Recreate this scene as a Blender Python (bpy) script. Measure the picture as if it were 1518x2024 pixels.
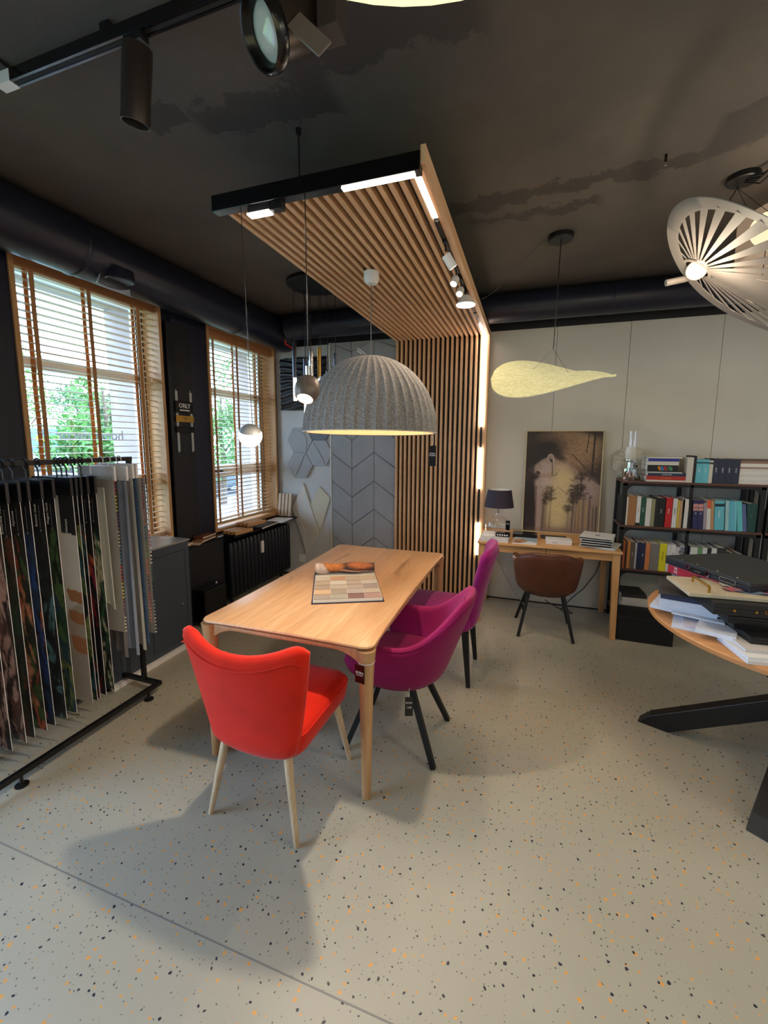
import bpy, bmesh, math, random
import numpy as np
from mathutils import Matrix, Vector
random.seed(7); RNG = np.random.default_rng(7)
PI = math.pi
for o in list(bpy.data.objects): bpy.data.objects.remove(o)
SC = bpy.context.scene
COL = SC.collection

# ------------------------------------------------------------------ camera
W_, H_ = 1518.0, 2024.0
F_, YAW, PITCH, ROLL, PY, PX = 845.2, -.330104, .131136, .004454, 984.4, 753.7
cam = bpy.data.cameras.new('camera'); camo = bpy.data.objects.new('camera', cam); COL.objects.link(camo)
cam.sensor_fit = 'HORIZONTAL'; cam.sensor_width = 36; cam.lens = F_ / W_ * 36
cam.shift_x = (W_/2 - PX) / W_; cam.shift_y = -(H_/2 - PY) / W_
cam.clip_start = .02; cam.clip_end = 200
cy, sy, cp, sp = math.cos(YAW), math.sin(YAW), math.cos(PITCH), math.sin(PITCH)
fwd = Vector((sy*cp, cy*cp, -sp)); rt = Vector((cy, -sy, 0)); up = rt.cross(fwd)
cr, sr = math.cos(ROLL), math.sin(ROLL)
r0 = rt*cr - (-up)*sr; r1 = rt*sr + (-up)*cr
m = Matrix((( r0.x, -r1.x, -fwd.x, 0), (r0.y, -r1.y, -fwd.y, 0), (r0.z, -r1.z, -fwd.z, 1.62), (0, 0, 0, 1)))
camo.matrix_world = m
SC.camera = camo

# ------------------------------------------------------------------ node helpers
def lin(c):
    if isinstance(c, str): c = [int(c[i:i+2], 16) for i in (0, 2, 4)]
    r = []
    for v in c:
        v = v / 255.0
        r.append(v/12.92 if v <= .04045 else ((v+.055)/1.055)**2.4)
    return tuple(r) + (1.0,)
class NT:
    def __init__(s, nt): s.nt = nt
    def n(s, t, ins=None, **kw):
        nd = s.nt.nodes.new(t)
        for k, v in kw.items(): setattr(nd, k, v)
        for k, v in (ins or {}).items():
            if isinstance(v, bpy.types.NodeSocket): s.nt.links.new(v, nd.inputs[k])
            else: nd.inputs[k].default_value = v
        return nd
    def math(s, op, a, b=None, c=None, clamp=False):
        ins = {0: a}
        if b is not None: ins[1] = b
        if c is not None: ins[2] = c
        return s.n('ShaderNodeMath', ins, operation=op, use_clamp=clamp).outputs[0]
    def mix(s, f, a, b):
        nd = s.nt.nodes.new('ShaderNodeMix'); nd.data_type = 'RGBA'
        for k, v in ((0, f), (6, a), (7, b)):
            if isinstance(v, bpy.types.NodeSocket): s.nt.links.new(v, nd.inputs[k])
            else: nd.inputs[k].default_value = v
        return nd.outputs[2]
    def ramp(s, f, stops):
        nd = s.nt.nodes.new('ShaderNodeValToRGB'); s.nt.links.new(f, nd.inputs[0])
        e = nd.color_ramp.elements
        while len(e) < len(stops): e.new(.5)
        for i, (p, c) in enumerate(stops): e[i].position = p; e[i].color = c
        return nd.outputs[0]
    def coords(s, scale=(1, 1, 1), out='Object', rot=(0, 0, 0)):
        tc = s.nt.nodes.new('ShaderNodeTexCoord')
        return s.n('ShaderNodeMapping', {'Vector': tc.outputs[out], 'Scale': scale, 'Rotation': rot}).outputs[0]
def newmat(name):
    mt = bpy.data.materials.new(name); mt.use_nodes = True
    b = mt.node_tree.nodes['Principled BSDF']
    return mt, NT(mt.node_tree), b
def plain(name, c, rough=.5, metal=0., spec=.5, noise=0., nscale=20, bump=0., bscale=200, sheen=0., coat=0., emit=0., alpha=1.):
    mt, t, b = newmat(name)
    col = lin(c); b.inputs['Base Color'].default_value = col
    b.inputs['Roughness'].default_value = rough; b.inputs['Metallic'].default_value = metal
    b.inputs['Specular IOR Level'].default_value = spec
    if sheen: b.inputs['Sheen Weight'].default_value = sheen; b.inputs['Sheen Roughness'].default_value = .4
    if coat: b.inputs['Coat Weight'].default_value = coat
    if emit: b.inputs['Emission Color'].default_value = col; b.inputs['Emission Strength'].default_value = emit
    if noise or bump:
        v = t.coords()
    if noise:
        nz = t.n('ShaderNodeTexNoise', {'Vector': v, 'Scale': nscale, 'Detail': 5.0}).outputs[0]
        dk = tuple(x*(1-noise) for x in col[:3]) + (1,); lt = tuple(min(1, x*(1+noise)) for x in col[:3]) + (1,)
        t.nt.links.new(t.ramp(nz, [(.3, dk), (.7, lt)]), b.inputs['Base Color'])
    if bump:
        nz = t.n('ShaderNodeTexNoise', {'Vector': v, 'Scale': bscale, 'Detail': 3.0}).outputs[0]
        bp = t.n('ShaderNodeBump', {'Height': nz, 'Strength': bump, 'Distance': .002})
        t.nt.links.new(bp.outputs[0], b.inputs['Normal'])
    return mt
def wood(name, c1, c2, axis=1, rough=.45, scale=1., dark=None, planks=0):
    mt, t, b = newmat(name)
    st = [14., 14., 14.]; st[axis] = .9
    v = t.coords(scale=tuple(x*scale for x in st))
    n1 = t.n('ShaderNodeTexNoise', {'Vector': v, 'Scale': 1.6, 'Detail': 6.0, 'Distortion': 1.2}).outputs[0]
    st2 = [60., 60., 60.]; st2[axis] = 2.
    v2 = t.coords(scale=tuple(x*scale for x in st2))
    n2 = t.n('ShaderNodeTexNoise', {'Vector': v2, 'Scale': 3., 'Detail': 3.0}).outputs[0]
    col = t.ramp(n1, [(.3, lin(c1)), (.7, lin(c2))])
    c = lin(c1)
    col = t.mix(t.math('MULTIPLY', t.math('GREATER_THAN', n2, .58), .35), col, tuple(x*.72 for x in c[:3])+(1,))
    if dark:   # knots and heart cracks
        v3 = t.coords(scale=(5., .9, 5.) if axis == 1 else (5., 5., .9))
        n3 = t.n('ShaderNodeTexNoise', {'Vector': v3, 'Scale': 2.2, 'Detail': 4.0, 'Distortion': .8}).outputs[0]
        k = t.math('MULTIPLY', t.math('SUBTRACT', n3, .64, clamp=True), 7., clamp=True)
        col = t.mix(k, col, lin(dark))
    if planks:
        tc = t.n('ShaderNodeTexCoord'); sx = t.n('ShaderNodeSeparateXYZ', {0: tc.outputs['Object']})
        xs = t.math('MULTIPLY', sx.outputs[0], planks)
        wn = t.n('ShaderNodeTexWhiteNoise', {'W': t.math('FLOOR', xs)}, noise_dimensions='1D').outputs[0]
        col = t.mix(t.math('MULTIPLY', wn, .42), col, tuple(x*.62 for x in lin(c1)[:3])+(1,))
    t.nt.links.new(col, b.inputs['Base Color'])
    b.inputs['Roughness'].default_value = rough
    bp = t.n('ShaderNodeBump', {'Height': n2, 'Strength': .12, 'Distance': .001}); t.nt.links.new(bp.outputs[0], b.inputs['Normal'])
    return mt
def emis(name, c, s, cols=None):
    mt = bpy.data.materials.new(name); mt.use_nodes = True; nt = mt.node_tree
    for n in list(nt.nodes): nt.nodes.remove(n)
    e = nt.nodes.new('ShaderNodeEmission'); e.inputs[0].default_value = lin(c); e.inputs[1].default_value = s
    o = nt.nodes.new('ShaderNodeOutputMaterial'); nt.links.new(e.outputs[0], o.inputs[0])
    return mt
def glassmat(name, tint=(1, 1, 1, 1), rough=0., mixf=.12):
    mt = bpy.data.materials.new(name); mt.use_nodes = True; nt = mt.node_tree
    for n in list(nt.nodes): nt.nodes.remove(n)
    t = NT(nt)
    tr = t.n('ShaderNodeBsdfTransparent', {0: tint}); gl = t.n('ShaderNodeBsdfGlossy', {0: (1, 1, 1, 1), 1: rough})
    fr = t.n('ShaderNodeLayerWeight', {0: .5})
    f = t.math('MULTIPLY', t.math('POWER', fr.outputs['Facing'], 4.), .55); f = t.math('ADD', f, mixf*.3, clamp=True)
    mx = t.n('ShaderNodeMixShader', {0: f, 1: tr.outputs[0], 2: gl.outputs[0]})
    o = t.n('ShaderNodeOutputMaterial', {0: mx.outputs[0]})
    return mt

# ------------------------------------------------------------------ world and large lights
wd = bpy.data.worlds.new('sky'); SC.world = wd; wd.use_nodes = True
wt = NT(wd.node_tree); bg = wd.node_tree.nodes['Background']
tc = wt.n('ShaderNodeTexCoord'); sz = wt.n('ShaderNodeSeparateXYZ', {0: tc.outputs['Generated']})
nz = wt.n('ShaderNodeTexNoise', {'Vector': tc.outputs['Generated'], 'Scale': 3., 'Detail': 5.}).outputs[0]
g1 = wt.ramp(sz.outputs[2], [(0., (.52, .74, 1.0, 1)), (.5, (.30, .54, 1.0, 1))])
wt.nt.links.new(wt.mix(wt.math('MULTIPLY', nz, .9), g1, (.60, .79, 1.0, 1)), bg.inputs[0])
bg.inputs[1].default_value = 11.0
def area(name, loc, size, power, col, rot=(0, 0, 0), sizey=None, portal=False):
    l = bpy.data.lights.new(name, 'AREA'); l.size = size; l.energy = power; l.color = col
    if sizey: l.shape = 'RECTANGLE'; l.size_y = sizey
    o = bpy.data.objects.new(name, l); COL.objects.link(o); o.location = loc; o.rotation_euler = rot
    if portal: l.cycles.is_portal = True
    return o
WARM = (1.0, .88, .70); NEUT = (1.0, .94, .82)
# ceiling lamps of the part of the shop behind and beside the camera
area('shop_ceiling_lamp', (1.6, -.6, 2.86), .5, 8, NEUT)
area('shop_ceiling_lamp', (2.9, 1.6, 2.86), .5, 12, NEUT)
area('shop_ceiling_lamp', (1.3, 1.2, 2.86), .3, 9, WARM)
for nm, lc, pw in (('ceiling_fill_light', (2.0, .55, 2.25), 14), ('ceiling_fill_light', (2.7, 2.7, 2.25), 9), ('ceiling_fill_light', (.9, -1.6, 2.25), 6)):  # added warm fill lights without fixtures, to brighten the ceiling
    l = bpy.data.lights.new(nm, 'POINT'); l.energy = pw; l.color = WARM; l.shadow_soft_size = .12
    o = bpy.data.objects.new(nm, l); COL.objects.link(o); o.location = lc
area('window_portal', (-3.41, 2.285, 1.76), 1.07, 1, (1, 1, 1), (0, -PI/2, 0), 1.93, True)
area('window_portal', (-3.41, 3.90, 1.70), 1.12, 1, (1, 1, 1), (0, -PI/2, 0), 1.93, True)
area('window_portal', (-3.41, -.5, 1.40), 2.4, 1, (1, 1, 1), (0, -PI/2, 0), 2.4, True)
for o in COL.objects:
    if o.name.startswith('window_portal'):
        o.data.size, o.data.size_y = o.data.size_y, o.data.size   # local x is vertical after the turn
SC.view_settings.view_transform = 'Standard'; SC.view_settings.look = 'None'
SC.view_settings.gamma = 1; SC.view_settings.use_curve_mapping = False
SC.view_settings.exposure = 0.35
SC.cycles.use_denoising = True
SC.cycles.max_bounces = 8; SC.cycles.transparent_max_bounces = 24
SC.cycles.sample_clamp_indirect = 6.0

# ------------------------------------------------------------------ mesh helpers
class MB:
    def __init__(s): s.v = []; s.f = []; s.m = []; s.c = None
    def add(s, vs, fs, m=0, T=None):
        b = len(s.v)
        if T is not None: vs = [tuple(T @ Vector(p)) for p in vs]
        s.v += [tuple(p) for p in vs]; s.f += [tuple(b+i for i in q) for q in fs]; s.m += [m]*len(fs); return s
    def box(s, x0, x1, y0, y1, z0, z1, m=0, T=None):
        vs = [(x0,y0,z0),(x1,y0,z0),(x1,y1,z0),(x0,y1,z0),(x0,y0,z1),(x1,y0,z1),(x1,y1,z1),(x0,y1,z1)]
        return s.add(vs, [(0,3,2,1),(4,5,6,7),(0,1,5,4),(1,2,6,5),(2,3,7,6),(3,0,4,7)], m, T)
    def loft(s, rings, m=0, caps=True, closed=True, T=None):
        n = len(rings[0]); vs = [p for r in rings for p in r]; fs = []
        for i in range(len(rings)-1):
            for j in range(n if closed else n-1):
                k = (j+1) % n; fs.append((i*n+j, i*n+k, (i+1)*n+k, (i+1)*n+j))
        if caps and closed:
            fs.append(tuple(range(n-1, -1, -1))); fs.append(tuple((len(rings)-1)*n+j for j in range(n)))
        return s.add(vs, fs, m, T)
    def lathe(s, prof, n=24, m=0, caps=False, T=None):
        rings = [[(r*math.cos(2*PI*j/n), r*math.sin(2*PI*j/n), z) for j in range(n)] for r, z in prof]
        return s.loft(rings, m, caps, True, T)
    def tube(s, pts, r, n=8, m=0, caps=True, sq=False):
        pts = [Vector(p) for p in pts]; rings = []
        rr = r if isinstance(r, (list, tuple)) else [r]*len(pts)
        prev = None
        for i, p in enumerate(pts):
            d = (pts[min(i+1, len(pts)-1)] - pts[max(i-1, 0)]).normalized()
            if prev is None:
                a = Vector((0, 0, 1)) if abs(d.z) < .9 else Vector((1, 0, 0)); u = d.cross(a).normalized()
            else: u = (prev - d*prev.dot(d)).normalized()
            prev = u; w = d.cross(u)
            if sq: ring = [p + (u*a_ + w*b_)*rr[i] for a_, b_ in ((-1,-1),(1,-1),(1,1),(-1,1))]
            else: ring = [p + (u*math.cos(2*PI*j/n) + w*math.sin(2*PI*j/n))*rr[i] for j in range(n)]
            rings.append([tuple(q) for q in ring])
        return s.loft(rings, m, caps)
    def prism(s, poly, z0, z1, m=0, T=None):
        n = len(poly)
        return s.loft([[(x, y, z0) for x, y in poly], [(x, y, z1) for x, y in poly]], m, True, True, T)
    def shell(s, fn, nu, nv, th, m=0, T=None):
        """closed padded sheet about the surface fn(u,v), u,v in -1..1; th(u,v) half thickness"""
        P = [[Vector(fn(-1+2*i/nu, -1+2*j/nv)) for j in range(nv+1)] for i in range(nu+1)]
        A = []; B = []
        for i in range(nu+1):
            for j in range(nv+1):
                du = P[min(i+1, nu)][j]-P[max(i-1, 0)][j]; dv = P[i][min(j+1, nv)]-P[i][max(j-1, 0)]
                nrm = du.cross(dv); nrm = nrm.normalized() if nrm.length > 1e-9 else Vector((0, 0, 1))
                t = th(-1+2*i/nu, -1+2*j/nv)
                A.append(P[i][j]+nrm*t); B.append(P[i][j]-nrm*t)
        n = len(A); fs = []
        ix = lambda i, j: i*(nv+1)+j
        for i in range(nu):
            for j in range(nv):
                fs.append((ix(i,j), ix(i+1,j), ix(i+1,j+1), ix(i,j+1)))
                fs.append((n+ix(i,j), n+ix(i,j+1), n+ix(i+1,j+1), n+ix(i+1,j)))
        bd = [ix(i, 0) for i in range(nu)] + [ix(nu, j) for j in range(nv)] + [ix(i, nv) for i in range(nu, 0, -1)] + [ix(0, j) for j in range(nv, 0, -1)]
        for k in range(len(bd)):
            a, b = bd[k], bd[(k+1) % len(bd)]; fs.append((a, n+a, n+b, b))
        return s.add(A+B, fs, m, T)
def mesh(name, mb, mats, smooth=False, angle=40, cols=None):
    me = bpy.data.meshes.new(name); me.from_pydata(mb.v, [], mb.f)
    for mt in (mats if isinstance(mats, (list, tuple)) else [mats]): me.materials.append(mt)
    if any(mb.m): me.polygons.foreach_set('material_index', mb.m)
    if cols is not None:
        a = me.color_attributes.new('Col', 'FLOAT_COLOR', 'POINT')
        a.data.foreach_set('color', np.asarray(cols, dtype=np.float32).ravel())
    me.validate()
    if smooth:
        me.shade_smooth()
        if angle < 180: me.set_sharp_from_angle(angle=math.radians(angle))
    bm = bmesh.new(); bm.from_mesh(me); bmesh.ops.recalc_face_normals(bm, faces=bm.faces); bm.to_mesh(me); bm.free()
    me.update(); return me
def obj(name, mb, mats, parent=None, loc=(0,0,0), rot=(0,0,0), smooth=False, bevel=0, seg=2, sub=0, angle=40, cols=None, kind=None, label=None):
    o = bpy.data.objects.new(name, mesh(name, mb, mats, smooth or sub > 0, angle, cols)); COL.objects.link(o)
    o.parent = parent; o.location = loc; o.rotation_euler = rot
    if bevel:
        bv = o.modifiers.new('bevel', 'BEVEL'); bv.width = bevel; bv.segments = seg; bv.limit_method = 'ANGLE'; bv.angle_limit = math.radians(35)
    if sub:
        sb = o.modifiers.new('subdivision', 'SUBSURF'); sb.levels = sub; sb.render_levels = sub
    if kind: o['kind'] = kind
    if label: o['label'] = label
    return o
def tag(o, label, cat, group=None, kind=None):
    o['label'] = label; o['category'] = cat
    if group: o['group'] = group
    if kind: o['kind'] = kind
    return o
def thing(name, label, cat, loc=(0,0,0), rotz=0, group=None, rot=None):
    o = bpy.data.objects.new(name, None); o.empty_display_size = .05; COL.objects.link(o)
    o.location = loc; o.rotation_euler = rot if rot else (0, 0, rotz)
    return tag(o, label, cat, group)
def struct(name, mb, mats, parent=None, **k):
    return obj(name, mb, mats, parent, kind='structure', **k)
def inst(src, parent=None, loc=None, rot=None):
    c = src.copy(); COL.objects.link(c)
    if parent is not None: c.parent = parent
    if loc is not None: c.location = loc
    if rot is not None: c.rotation_euler = rot
    return c
FONT = {}
def text(name, s, size, mat, parent, loc, rot, ext=.0004, align='CENTER', bold=False, sx=1.):
    cu = bpy.data.curves.new(name, 'FONT'); cu.body = s; cu.size = size; cu.extrude = ext; cu.align_x = align; cu.align_y = 'CENTER'
    cu.resolution_u = 2
    if bold: cu.offset = size*.02
    tmp = bpy.data.objects.new('tmp', cu); COL.objects.link(tmp)
    dg = bpy.context.evaluated_depsgraph_get(); dg.update()
    me = bpy.data.meshes.new_from_object(tmp.evaluated_get(dg)); bpy.data.objects.remove(tmp)
    me.materials.clear(); me.materials.append(mat)
    o = bpy.data.objects.new(name, me); COL.objects.link(o); o.parent = parent; o.location = loc; o.rotation_euler = rot
    o.scale = (sx, 1, 1)
    return o
def rrect(w, h, r, n=5, cx=0, cy_=0):
    pts = []
    for qx, qy, a0 in ((1, 1, 0), (-1, 1, 90), (-1, -1, 180), (1, -1, 270)):
        for k in range(n+1):
            a = math.radians(a0 + 90*k/n)
            pts.append((cx+qx*(w-r)+r*math.cos(a), cy_+qy*(h-r)+r*math.sin(a)))
    return pts
# painted flat prints: a small numpy canvas turned into per-vertex colours of a real sheet
class Canvas:
    def __init__(s, w, h, c): s.w, s.h = w, h; s.a = np.zeros((h, w, 3)); s.a[:] = lin(c)[:3]; s.Y, s.X = np.mgrid[0:h, 0:w]; s.X = s.X/(w-1); s.Y = s.Y/(h-1)
    def blend(s, m, c, al=1.):
        m = np.clip(m, 0, 1)[..., None]*al; s.a = s.a*(1-m)+np.array(lin(c)[:3])*m
    def ell(s, cx, cy_, rx, ry, c, rot=0, soft=.15, al=1.):
        dx = s.X-cx; dy = s.Y-cy_; ca, sa = math.cos(rot), math.sin(rot)
        d = np.sqrt(((dx*ca+dy*sa)/rx)**2+((-dx*sa+dy*ca)/ry)**2); s.blend((1-d)/soft+.5, c, al)
    def line(s, p, q, w, c, asp=1., soft=.5, al=1.):
        ax, ay = p; bx, by = q; dx, dy = (bx-ax), (by-ay)*asp; L = dx*dx+dy*dy+1e-9
        t = np.clip(((s.X-ax)*dx+(s.Y-ay)*asp*dy)/L, 0, 1)
        d = np.hypot(s.X-ax-t*dx, (s.Y-ay)*asp-t*dy); s.blend((w-d)/(w*soft)+.5, c, al)
    def poly(s, pts, c, soft=.01, al=1.):
        ins = np.zeros(s.X.shape, bool); n = len(pts)
        for i in range(n):
            x0, y0 = pts[i]; x1, y1 = pts[(i+1) % n]
            cr = ((y0 > s.Y) != (y1 > s.Y)) & (s.X < (x1-x0)*(s.Y-y0)/((y1-y0) or 1e-9)+x0); ins ^= cr
        s.blend(ins.astype(float), c, al)
    def noise(s, amt, cells):
        g = RNG.random((cells[1]+1, cells[0]+1)); yy = s.Y*(cells[1]-1e-6); xx = s.X*(cells[0]-1e-6)
        i = yy.astype(int); j = xx.astype(int); fy = yy-i; fx = xx-j
        v = g[i, j]*(1-fx)*(1-fy)+g[i, j+1]*fx*(1-fy)+g[i+1, j]*(1-fx)*fy+g[i+1, j+1]*fx*fy
        s.a = s.a*(1+amt*(v-.5)[..., None]*2)
    def sheet(s, w, h, fn=None):
        """sheet in the x (width) z (height) plane, row 0 of the canvas at the top"""
        mb = MB(); vs = []
        for r in range(s.h):
            for q in range(s.w):
                x = w*(q/(s.w-1)-.5); z = h*(1-r/(s.h-1))
                vs.append(fn(x, z) if fn else (x, 0, z))
        fs = [(r*s.w+q, r*s.w+q+1, (r+1)*s.w+q+1, (r+1)*s.w+q) for r in range(s.h-1) for q in range(s.w-1)]
        mb.add(vs, fs); return mb, np.concatenate([np.clip(s.a.reshape(-1, 3), 0, 1), np.ones((s.w*s.h, 1))], 1)
def vcol(name, rough=.6):
    mt, t, b = newmat(name); a = t.n('ShaderNodeAttribute', attribute_name='Col')
    t.nt.links.new(a.outputs['Color'], b.inputs['Base Color']); b.inputs['Roughness'].default_value = rough
    return mt

# ------------------------------------------------------------------ materials
M = {}
M['oak'] = wood('oiled_oak_tabletop', 'C9986A', 'DCB286', 1, .30, 1., '7A5234', planks=9)
M['oak_v'] = wood('oiled_oak_leg', 'B98A5C', 'CDA070', 2, .45)
M['slat_y'] = wood('slat_oak_along', 'D0A276', 'E2B88E', 1, .5)
M['slat_z'] = wood('slat_oak_upright', 'D0A276', 'E2B88E', 2, .5)
M['pine'] = wood('window_pine_upright', 'C08F5A', 'D4A46C', 2, .5)
M['pine_y'] = wood('window_pine_along', 'B98450', 'CE9C66', 1, .5)
M['desk_x'] = wood('desk_oak', 'C7935A', 'DBA870', 0, .45)
M['desk_z'] = wood('desk_oak_upright', 'C4915C', 'D8A670', 2, .45)
M['ash'] = wood('pale_ash_leg', 'C2A37E', 'D6BB98', 2, .5)
M['round_oak'] = wood('warm_oak_veneer', 'B8804E', 'CB935E', 0, .4)
M['walnut'] = wood('dark_walnut_shelf', '4A2C20', '65402E', 0, .45)
M['sample_oak'] = wood('sample_oak', 'B58450', 'CE9E68', 1, .5)
M['sample_pale'] = wood('sample_pale_oak', 'BFA588', 'D2BA9C', 2, .5)
M['black'] = plain('black_paint', '121217', .55, noise=.25, nscale=6)
M['blackmetal'] = plain('black_powder_coat', '0B0B0D', .42)
M['blackgloss'] = plain('black_gloss', '0A0A0C', .22)
M['bluewall'] = plain('blue_black_wall_paint', '15172A', .45, noise=.2, nscale=4)
M['white'] = plain('white_plastic', 'E6E4E0', .4)
M['pvc'] = plain('white_window_profile', 'E2DDD6', .35)
M['reveal'] = plain('pale_outer_reveal', '9C8C88', .8, noise=.06, nscale=8)
M['whitewall'] = plain('white_board', 'CAC5B8', .6, noise=.03, nscale=3)
M['greywall'] = plain('pale_grey_plaster', 'C6C8CB', .7, noise=.03, nscale=3)
M['chrome'] = plain('chrome', 'D8D8DA', .12, 1.)
M['gunmetal'] = plain('dark_chrome', '5A5D68', .18, 1.)
M['gold'] = plain('brass', 'D0A24C', .28, 1.)
M['bronze'] = plain('bronzed_black_aluminium', '544A45', .34, .7)
M['taupe'] = plain('taupe_metal', '75665C', .45, .4)
M['glass'] = glassmat('clear_glass')
M['pane'] = glassmat('window_pane', mixf=.05)
M['led'] = emis('warm_white_led', 'FFEEDF', 16.)
M['ledsoft'] = emis('warm_lamp_lens', 'FFE8CC', 22.)
M['opal'] = emis('lit_opal_glass', 'FFF3E4', 3.2)
M['opaldisc'] = emis('lit_opal_disc', 'FFDFB4', 1.0)
M['bigglow'] = emis('lit_shade_underside', 'F8F2B8', 1.1)
M['rod'] = emis('lit_acrylic_rod', 'FFF6E8', 3.)
M['paper'] = plain('paper_white', 'E4E2DE', .7)
M['paperbluelit'] = plain('paper_blue_light', 'CBD3E4', .7)  # white paper with bluish daylight put into its colour
M['pages'] = plain('book_pages', 'D8D2C4', .8)
M['felt'] = None
def mk_felt():
    mt, t, b = newmat('grey_melange_felt'); v = t.coords()
    n1 = t.n('ShaderNodeTexNoise', {'Vector': v, 'Scale': 110., 'Detail': 6., 'Roughness': .8}).outputs[0]
    n2 = t.n('ShaderNodeTexNoise', {'Vector': v, 'Scale': 300., 'Detail': 2.}).outputs[0]
    c = t.ramp(n1, [(.34, lin('605E5E')), (.5, lin('888684')), (.66, lin('B0ABA5'))])
    t.nt.links.new(c, b.inputs['Base Color']); b.inputs['Roughness'].default_value = .95
    bp = t.n('ShaderNodeBump', {'Height': n2, 'Strength': .35, 'Distance': .002}); t.nt.links.new(bp.outputs[0], b.inputs['Normal'])
    return mt
M['felt'] = mk_felt()
M['feltin'] = plain('cream_felt_lining', 'E2CBA4', .9, bump=.2)
def fabric(name, c, sheen=.5, noise=.12, bump=.25, bs=900, rough=.85, ns=9):
    return plain(name, c, rough, sheen=sheen, noise=noise, nscale=ns, bump=bump, bscale=bs, spec=.2)
M['redvelvet'] = fabric('red_velvet', 'D4240E', .15, .1)
M['magenta'] = fabric('magenta_weave', '8A1350', .12, .08, .5, 700)
M['magentavelvet'] = fabric('magenta_velvet', '8E1A66', .25, .2)
M['red'] = plain('print_red', 'B82A22', .5)
M['hexd'] = plain('print_grey_green', '5A7A72', .5)
M['leather'] = plain('brown_leather', '5C3220', .42, noise=.18, nscale=12, bump=.2, bscale=350)
M['leatherin'] = plain('tan_leather', '8E5632', .4, noise=.12, nscale=12)
def mk_floor():
    mt, t, b = newmat('terrazzo_flooring'); v = t.coords()
    base = t.ramp(t.n('ShaderNodeTexNoise', {'Vector': v, 'Scale': 1.3, 'Detail': 4.}).outputs[0], [(.3, lin('A09C8C')), (.7, lin('AAA696'))])
    fine = t.n('ShaderNodeTexNoise', {'Vector': v, 'Scale': 320., 'Detail': 2.}).outputs[0]
    base = t.mix(t.math('MULTIPLY', t.math('SUBTRACT', fine, .5), .35, clamp=True), base, lin('7E7A70'))
    def flecks(scale, lo, hi, r, off):
        vv = t.n('ShaderNodeMapping', {'Vector': v, 'Location': off}).outputs[0]
        wob = t.n('ShaderNodeTexNoise', {'Vector': vv, 'Scale': scale*2.3, 'Detail': 1.})
        vv2 = t.n('ShaderNodeVectorMath', {0: vv, 1: t.n('ShaderNodeVectorMath', {0: wob.outputs['Color'], 'Scale': .35/scale}, operation='SCALE').outputs[0]}, operation='ADD').outputs[0]
        vo = t.n('ShaderNodeTexVoronoi', {'Vector': vv2, 'Scale': scale, 'Randomness': 1.}, voronoi_dimensions='2D', feature='F1')
        sp_ = t.n('ShaderNodeSeparateColor', {0: vo.outputs['Color']})
        sel = t.math('MULTIPLY', t.math('GREATER_THAN', sp_.outputs[0], lo), t.math('LESS_THAN', sp_.outputs[0], hi))
        rad = t.math('MULTIPLY', t.math('ADD', t.math('MULTIPLY', sp_.outputs[1], .9), .4), r)
        return t.math('MULTIPLY', sel, t.math('LESS_THAN', vo.outputs['Distance'], rad))
    c = t.mix(flecks(62, .80, 1., .13, (3.1, 1.7, 0)), base, lin('5E5C55'))
    c = t.mix(flecks(33, .0, .24, .15, (.3, .9, 0)), c, lin('D79A4E'))
    c = t.mix(flecks(36, .0, .20, .14, (5.3, 2.9, 0)), c, lin('1F2633'))
    t.nt.links.new(c, b.inputs['Base Color'])
    b.inputs['Roughness'].default_value = .42; b.inputs['Specular IOR Level'].default_value = .4
    return mt
M['floor'] = mk_floor()
def mk_ceil():
    mt, t, b = newmat('black_painted_concrete'); v = t.coords()
    n1 = t.n('ShaderNodeTexNoise', {'Vector': v, 'Scale': 1.7, 'Detail': 7., 'Roughness': .6}).outputs[0]
    c = t.ramp(n1, [(.3, lin('4A4543')), (.7, lin('5D554D'))])
    sx = t.n('ShaderNodeSeparateXYZ', {0: v})
    wob = t.n('ShaderNodeTexNoise', {'Vector': v, 'Scale': 7., 'Detail': 6., 'Roughness': .7}).outputs[0]
    w = t.math('MULTIPLY', t.math('SUBTRACT', wob, .5), .34)
    def patch(cx, cy_, hx, hy, slope=0.):
        x = t.math('SUBTRACT', sx.outputs[0], cx); y = t.math('SUBTRACT', t.math('SUBTRACT', sx.outputs[1], cy_), t.math('MULTIPLY', x, slope))
        dx = t.math('DIVIDE', t.math('ABSOLUTE', x), hx); dy = t.math('DIVIDE', t.math('ABSOLUTE', t.math('ADD', y, w)), hy)
        return t.math('MULTIPLY', t.math('SUBTRACT', 1.1, t.math('MAXIMUM', dx, dy)), 6., clamp=True)
    m_ = patch(.1, 2.62, .62, .06, -.08)
    for a in ((-.05, 2.84, .35, .035, -.05), (-1.08, 1.66, .30, .10, .1), (-1.5, 1.55, .10, .07, 0), (.95, 2.3, .25, .16, -.6), (-.55, 1.5, .35, .1, 0)):
        m_ = t.math('MAXIMUM', m_, patch(*a))
    c = t.mix(t.math('MULTIPLY', m_, .75), c, lin('322D2D'))
    t.nt.links.new(c, b.inputs['Base Color']); b.inputs['Roughness'].default_value = .75
    bp = t.n('ShaderNodeBump', {'Height': t.math('ADD', wob, t.math('MULTIPLY', m_, -.6)), 'Strength': .35, 'Distance': .01}); t.nt.links.new(bp.outputs[0], b.inputs['Normal'])
    return mt
M['ceil'] = mk_ceil()
# ================================================================== ROOM
XL, YB, ZC = -2.854, 4.49, 2.95
XR, YF, XO = 3.6, -3.2, -3.40
fl = struct('floor', MB().box(XO, XR+.2, YF-.2, YB+.3, -.12, 0), M['floor'])
mb = MB().box(-2.4, 3.0, .952, .957, 0, .0006); struct('floor_seam', mb, plain('seam_grey', '7C7A74', .5), fl)
struct('ceiling', MB().box(XO, XR+.2, YF-.2, YB+.3, ZC, ZC+.15), M['ceil'])
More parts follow.
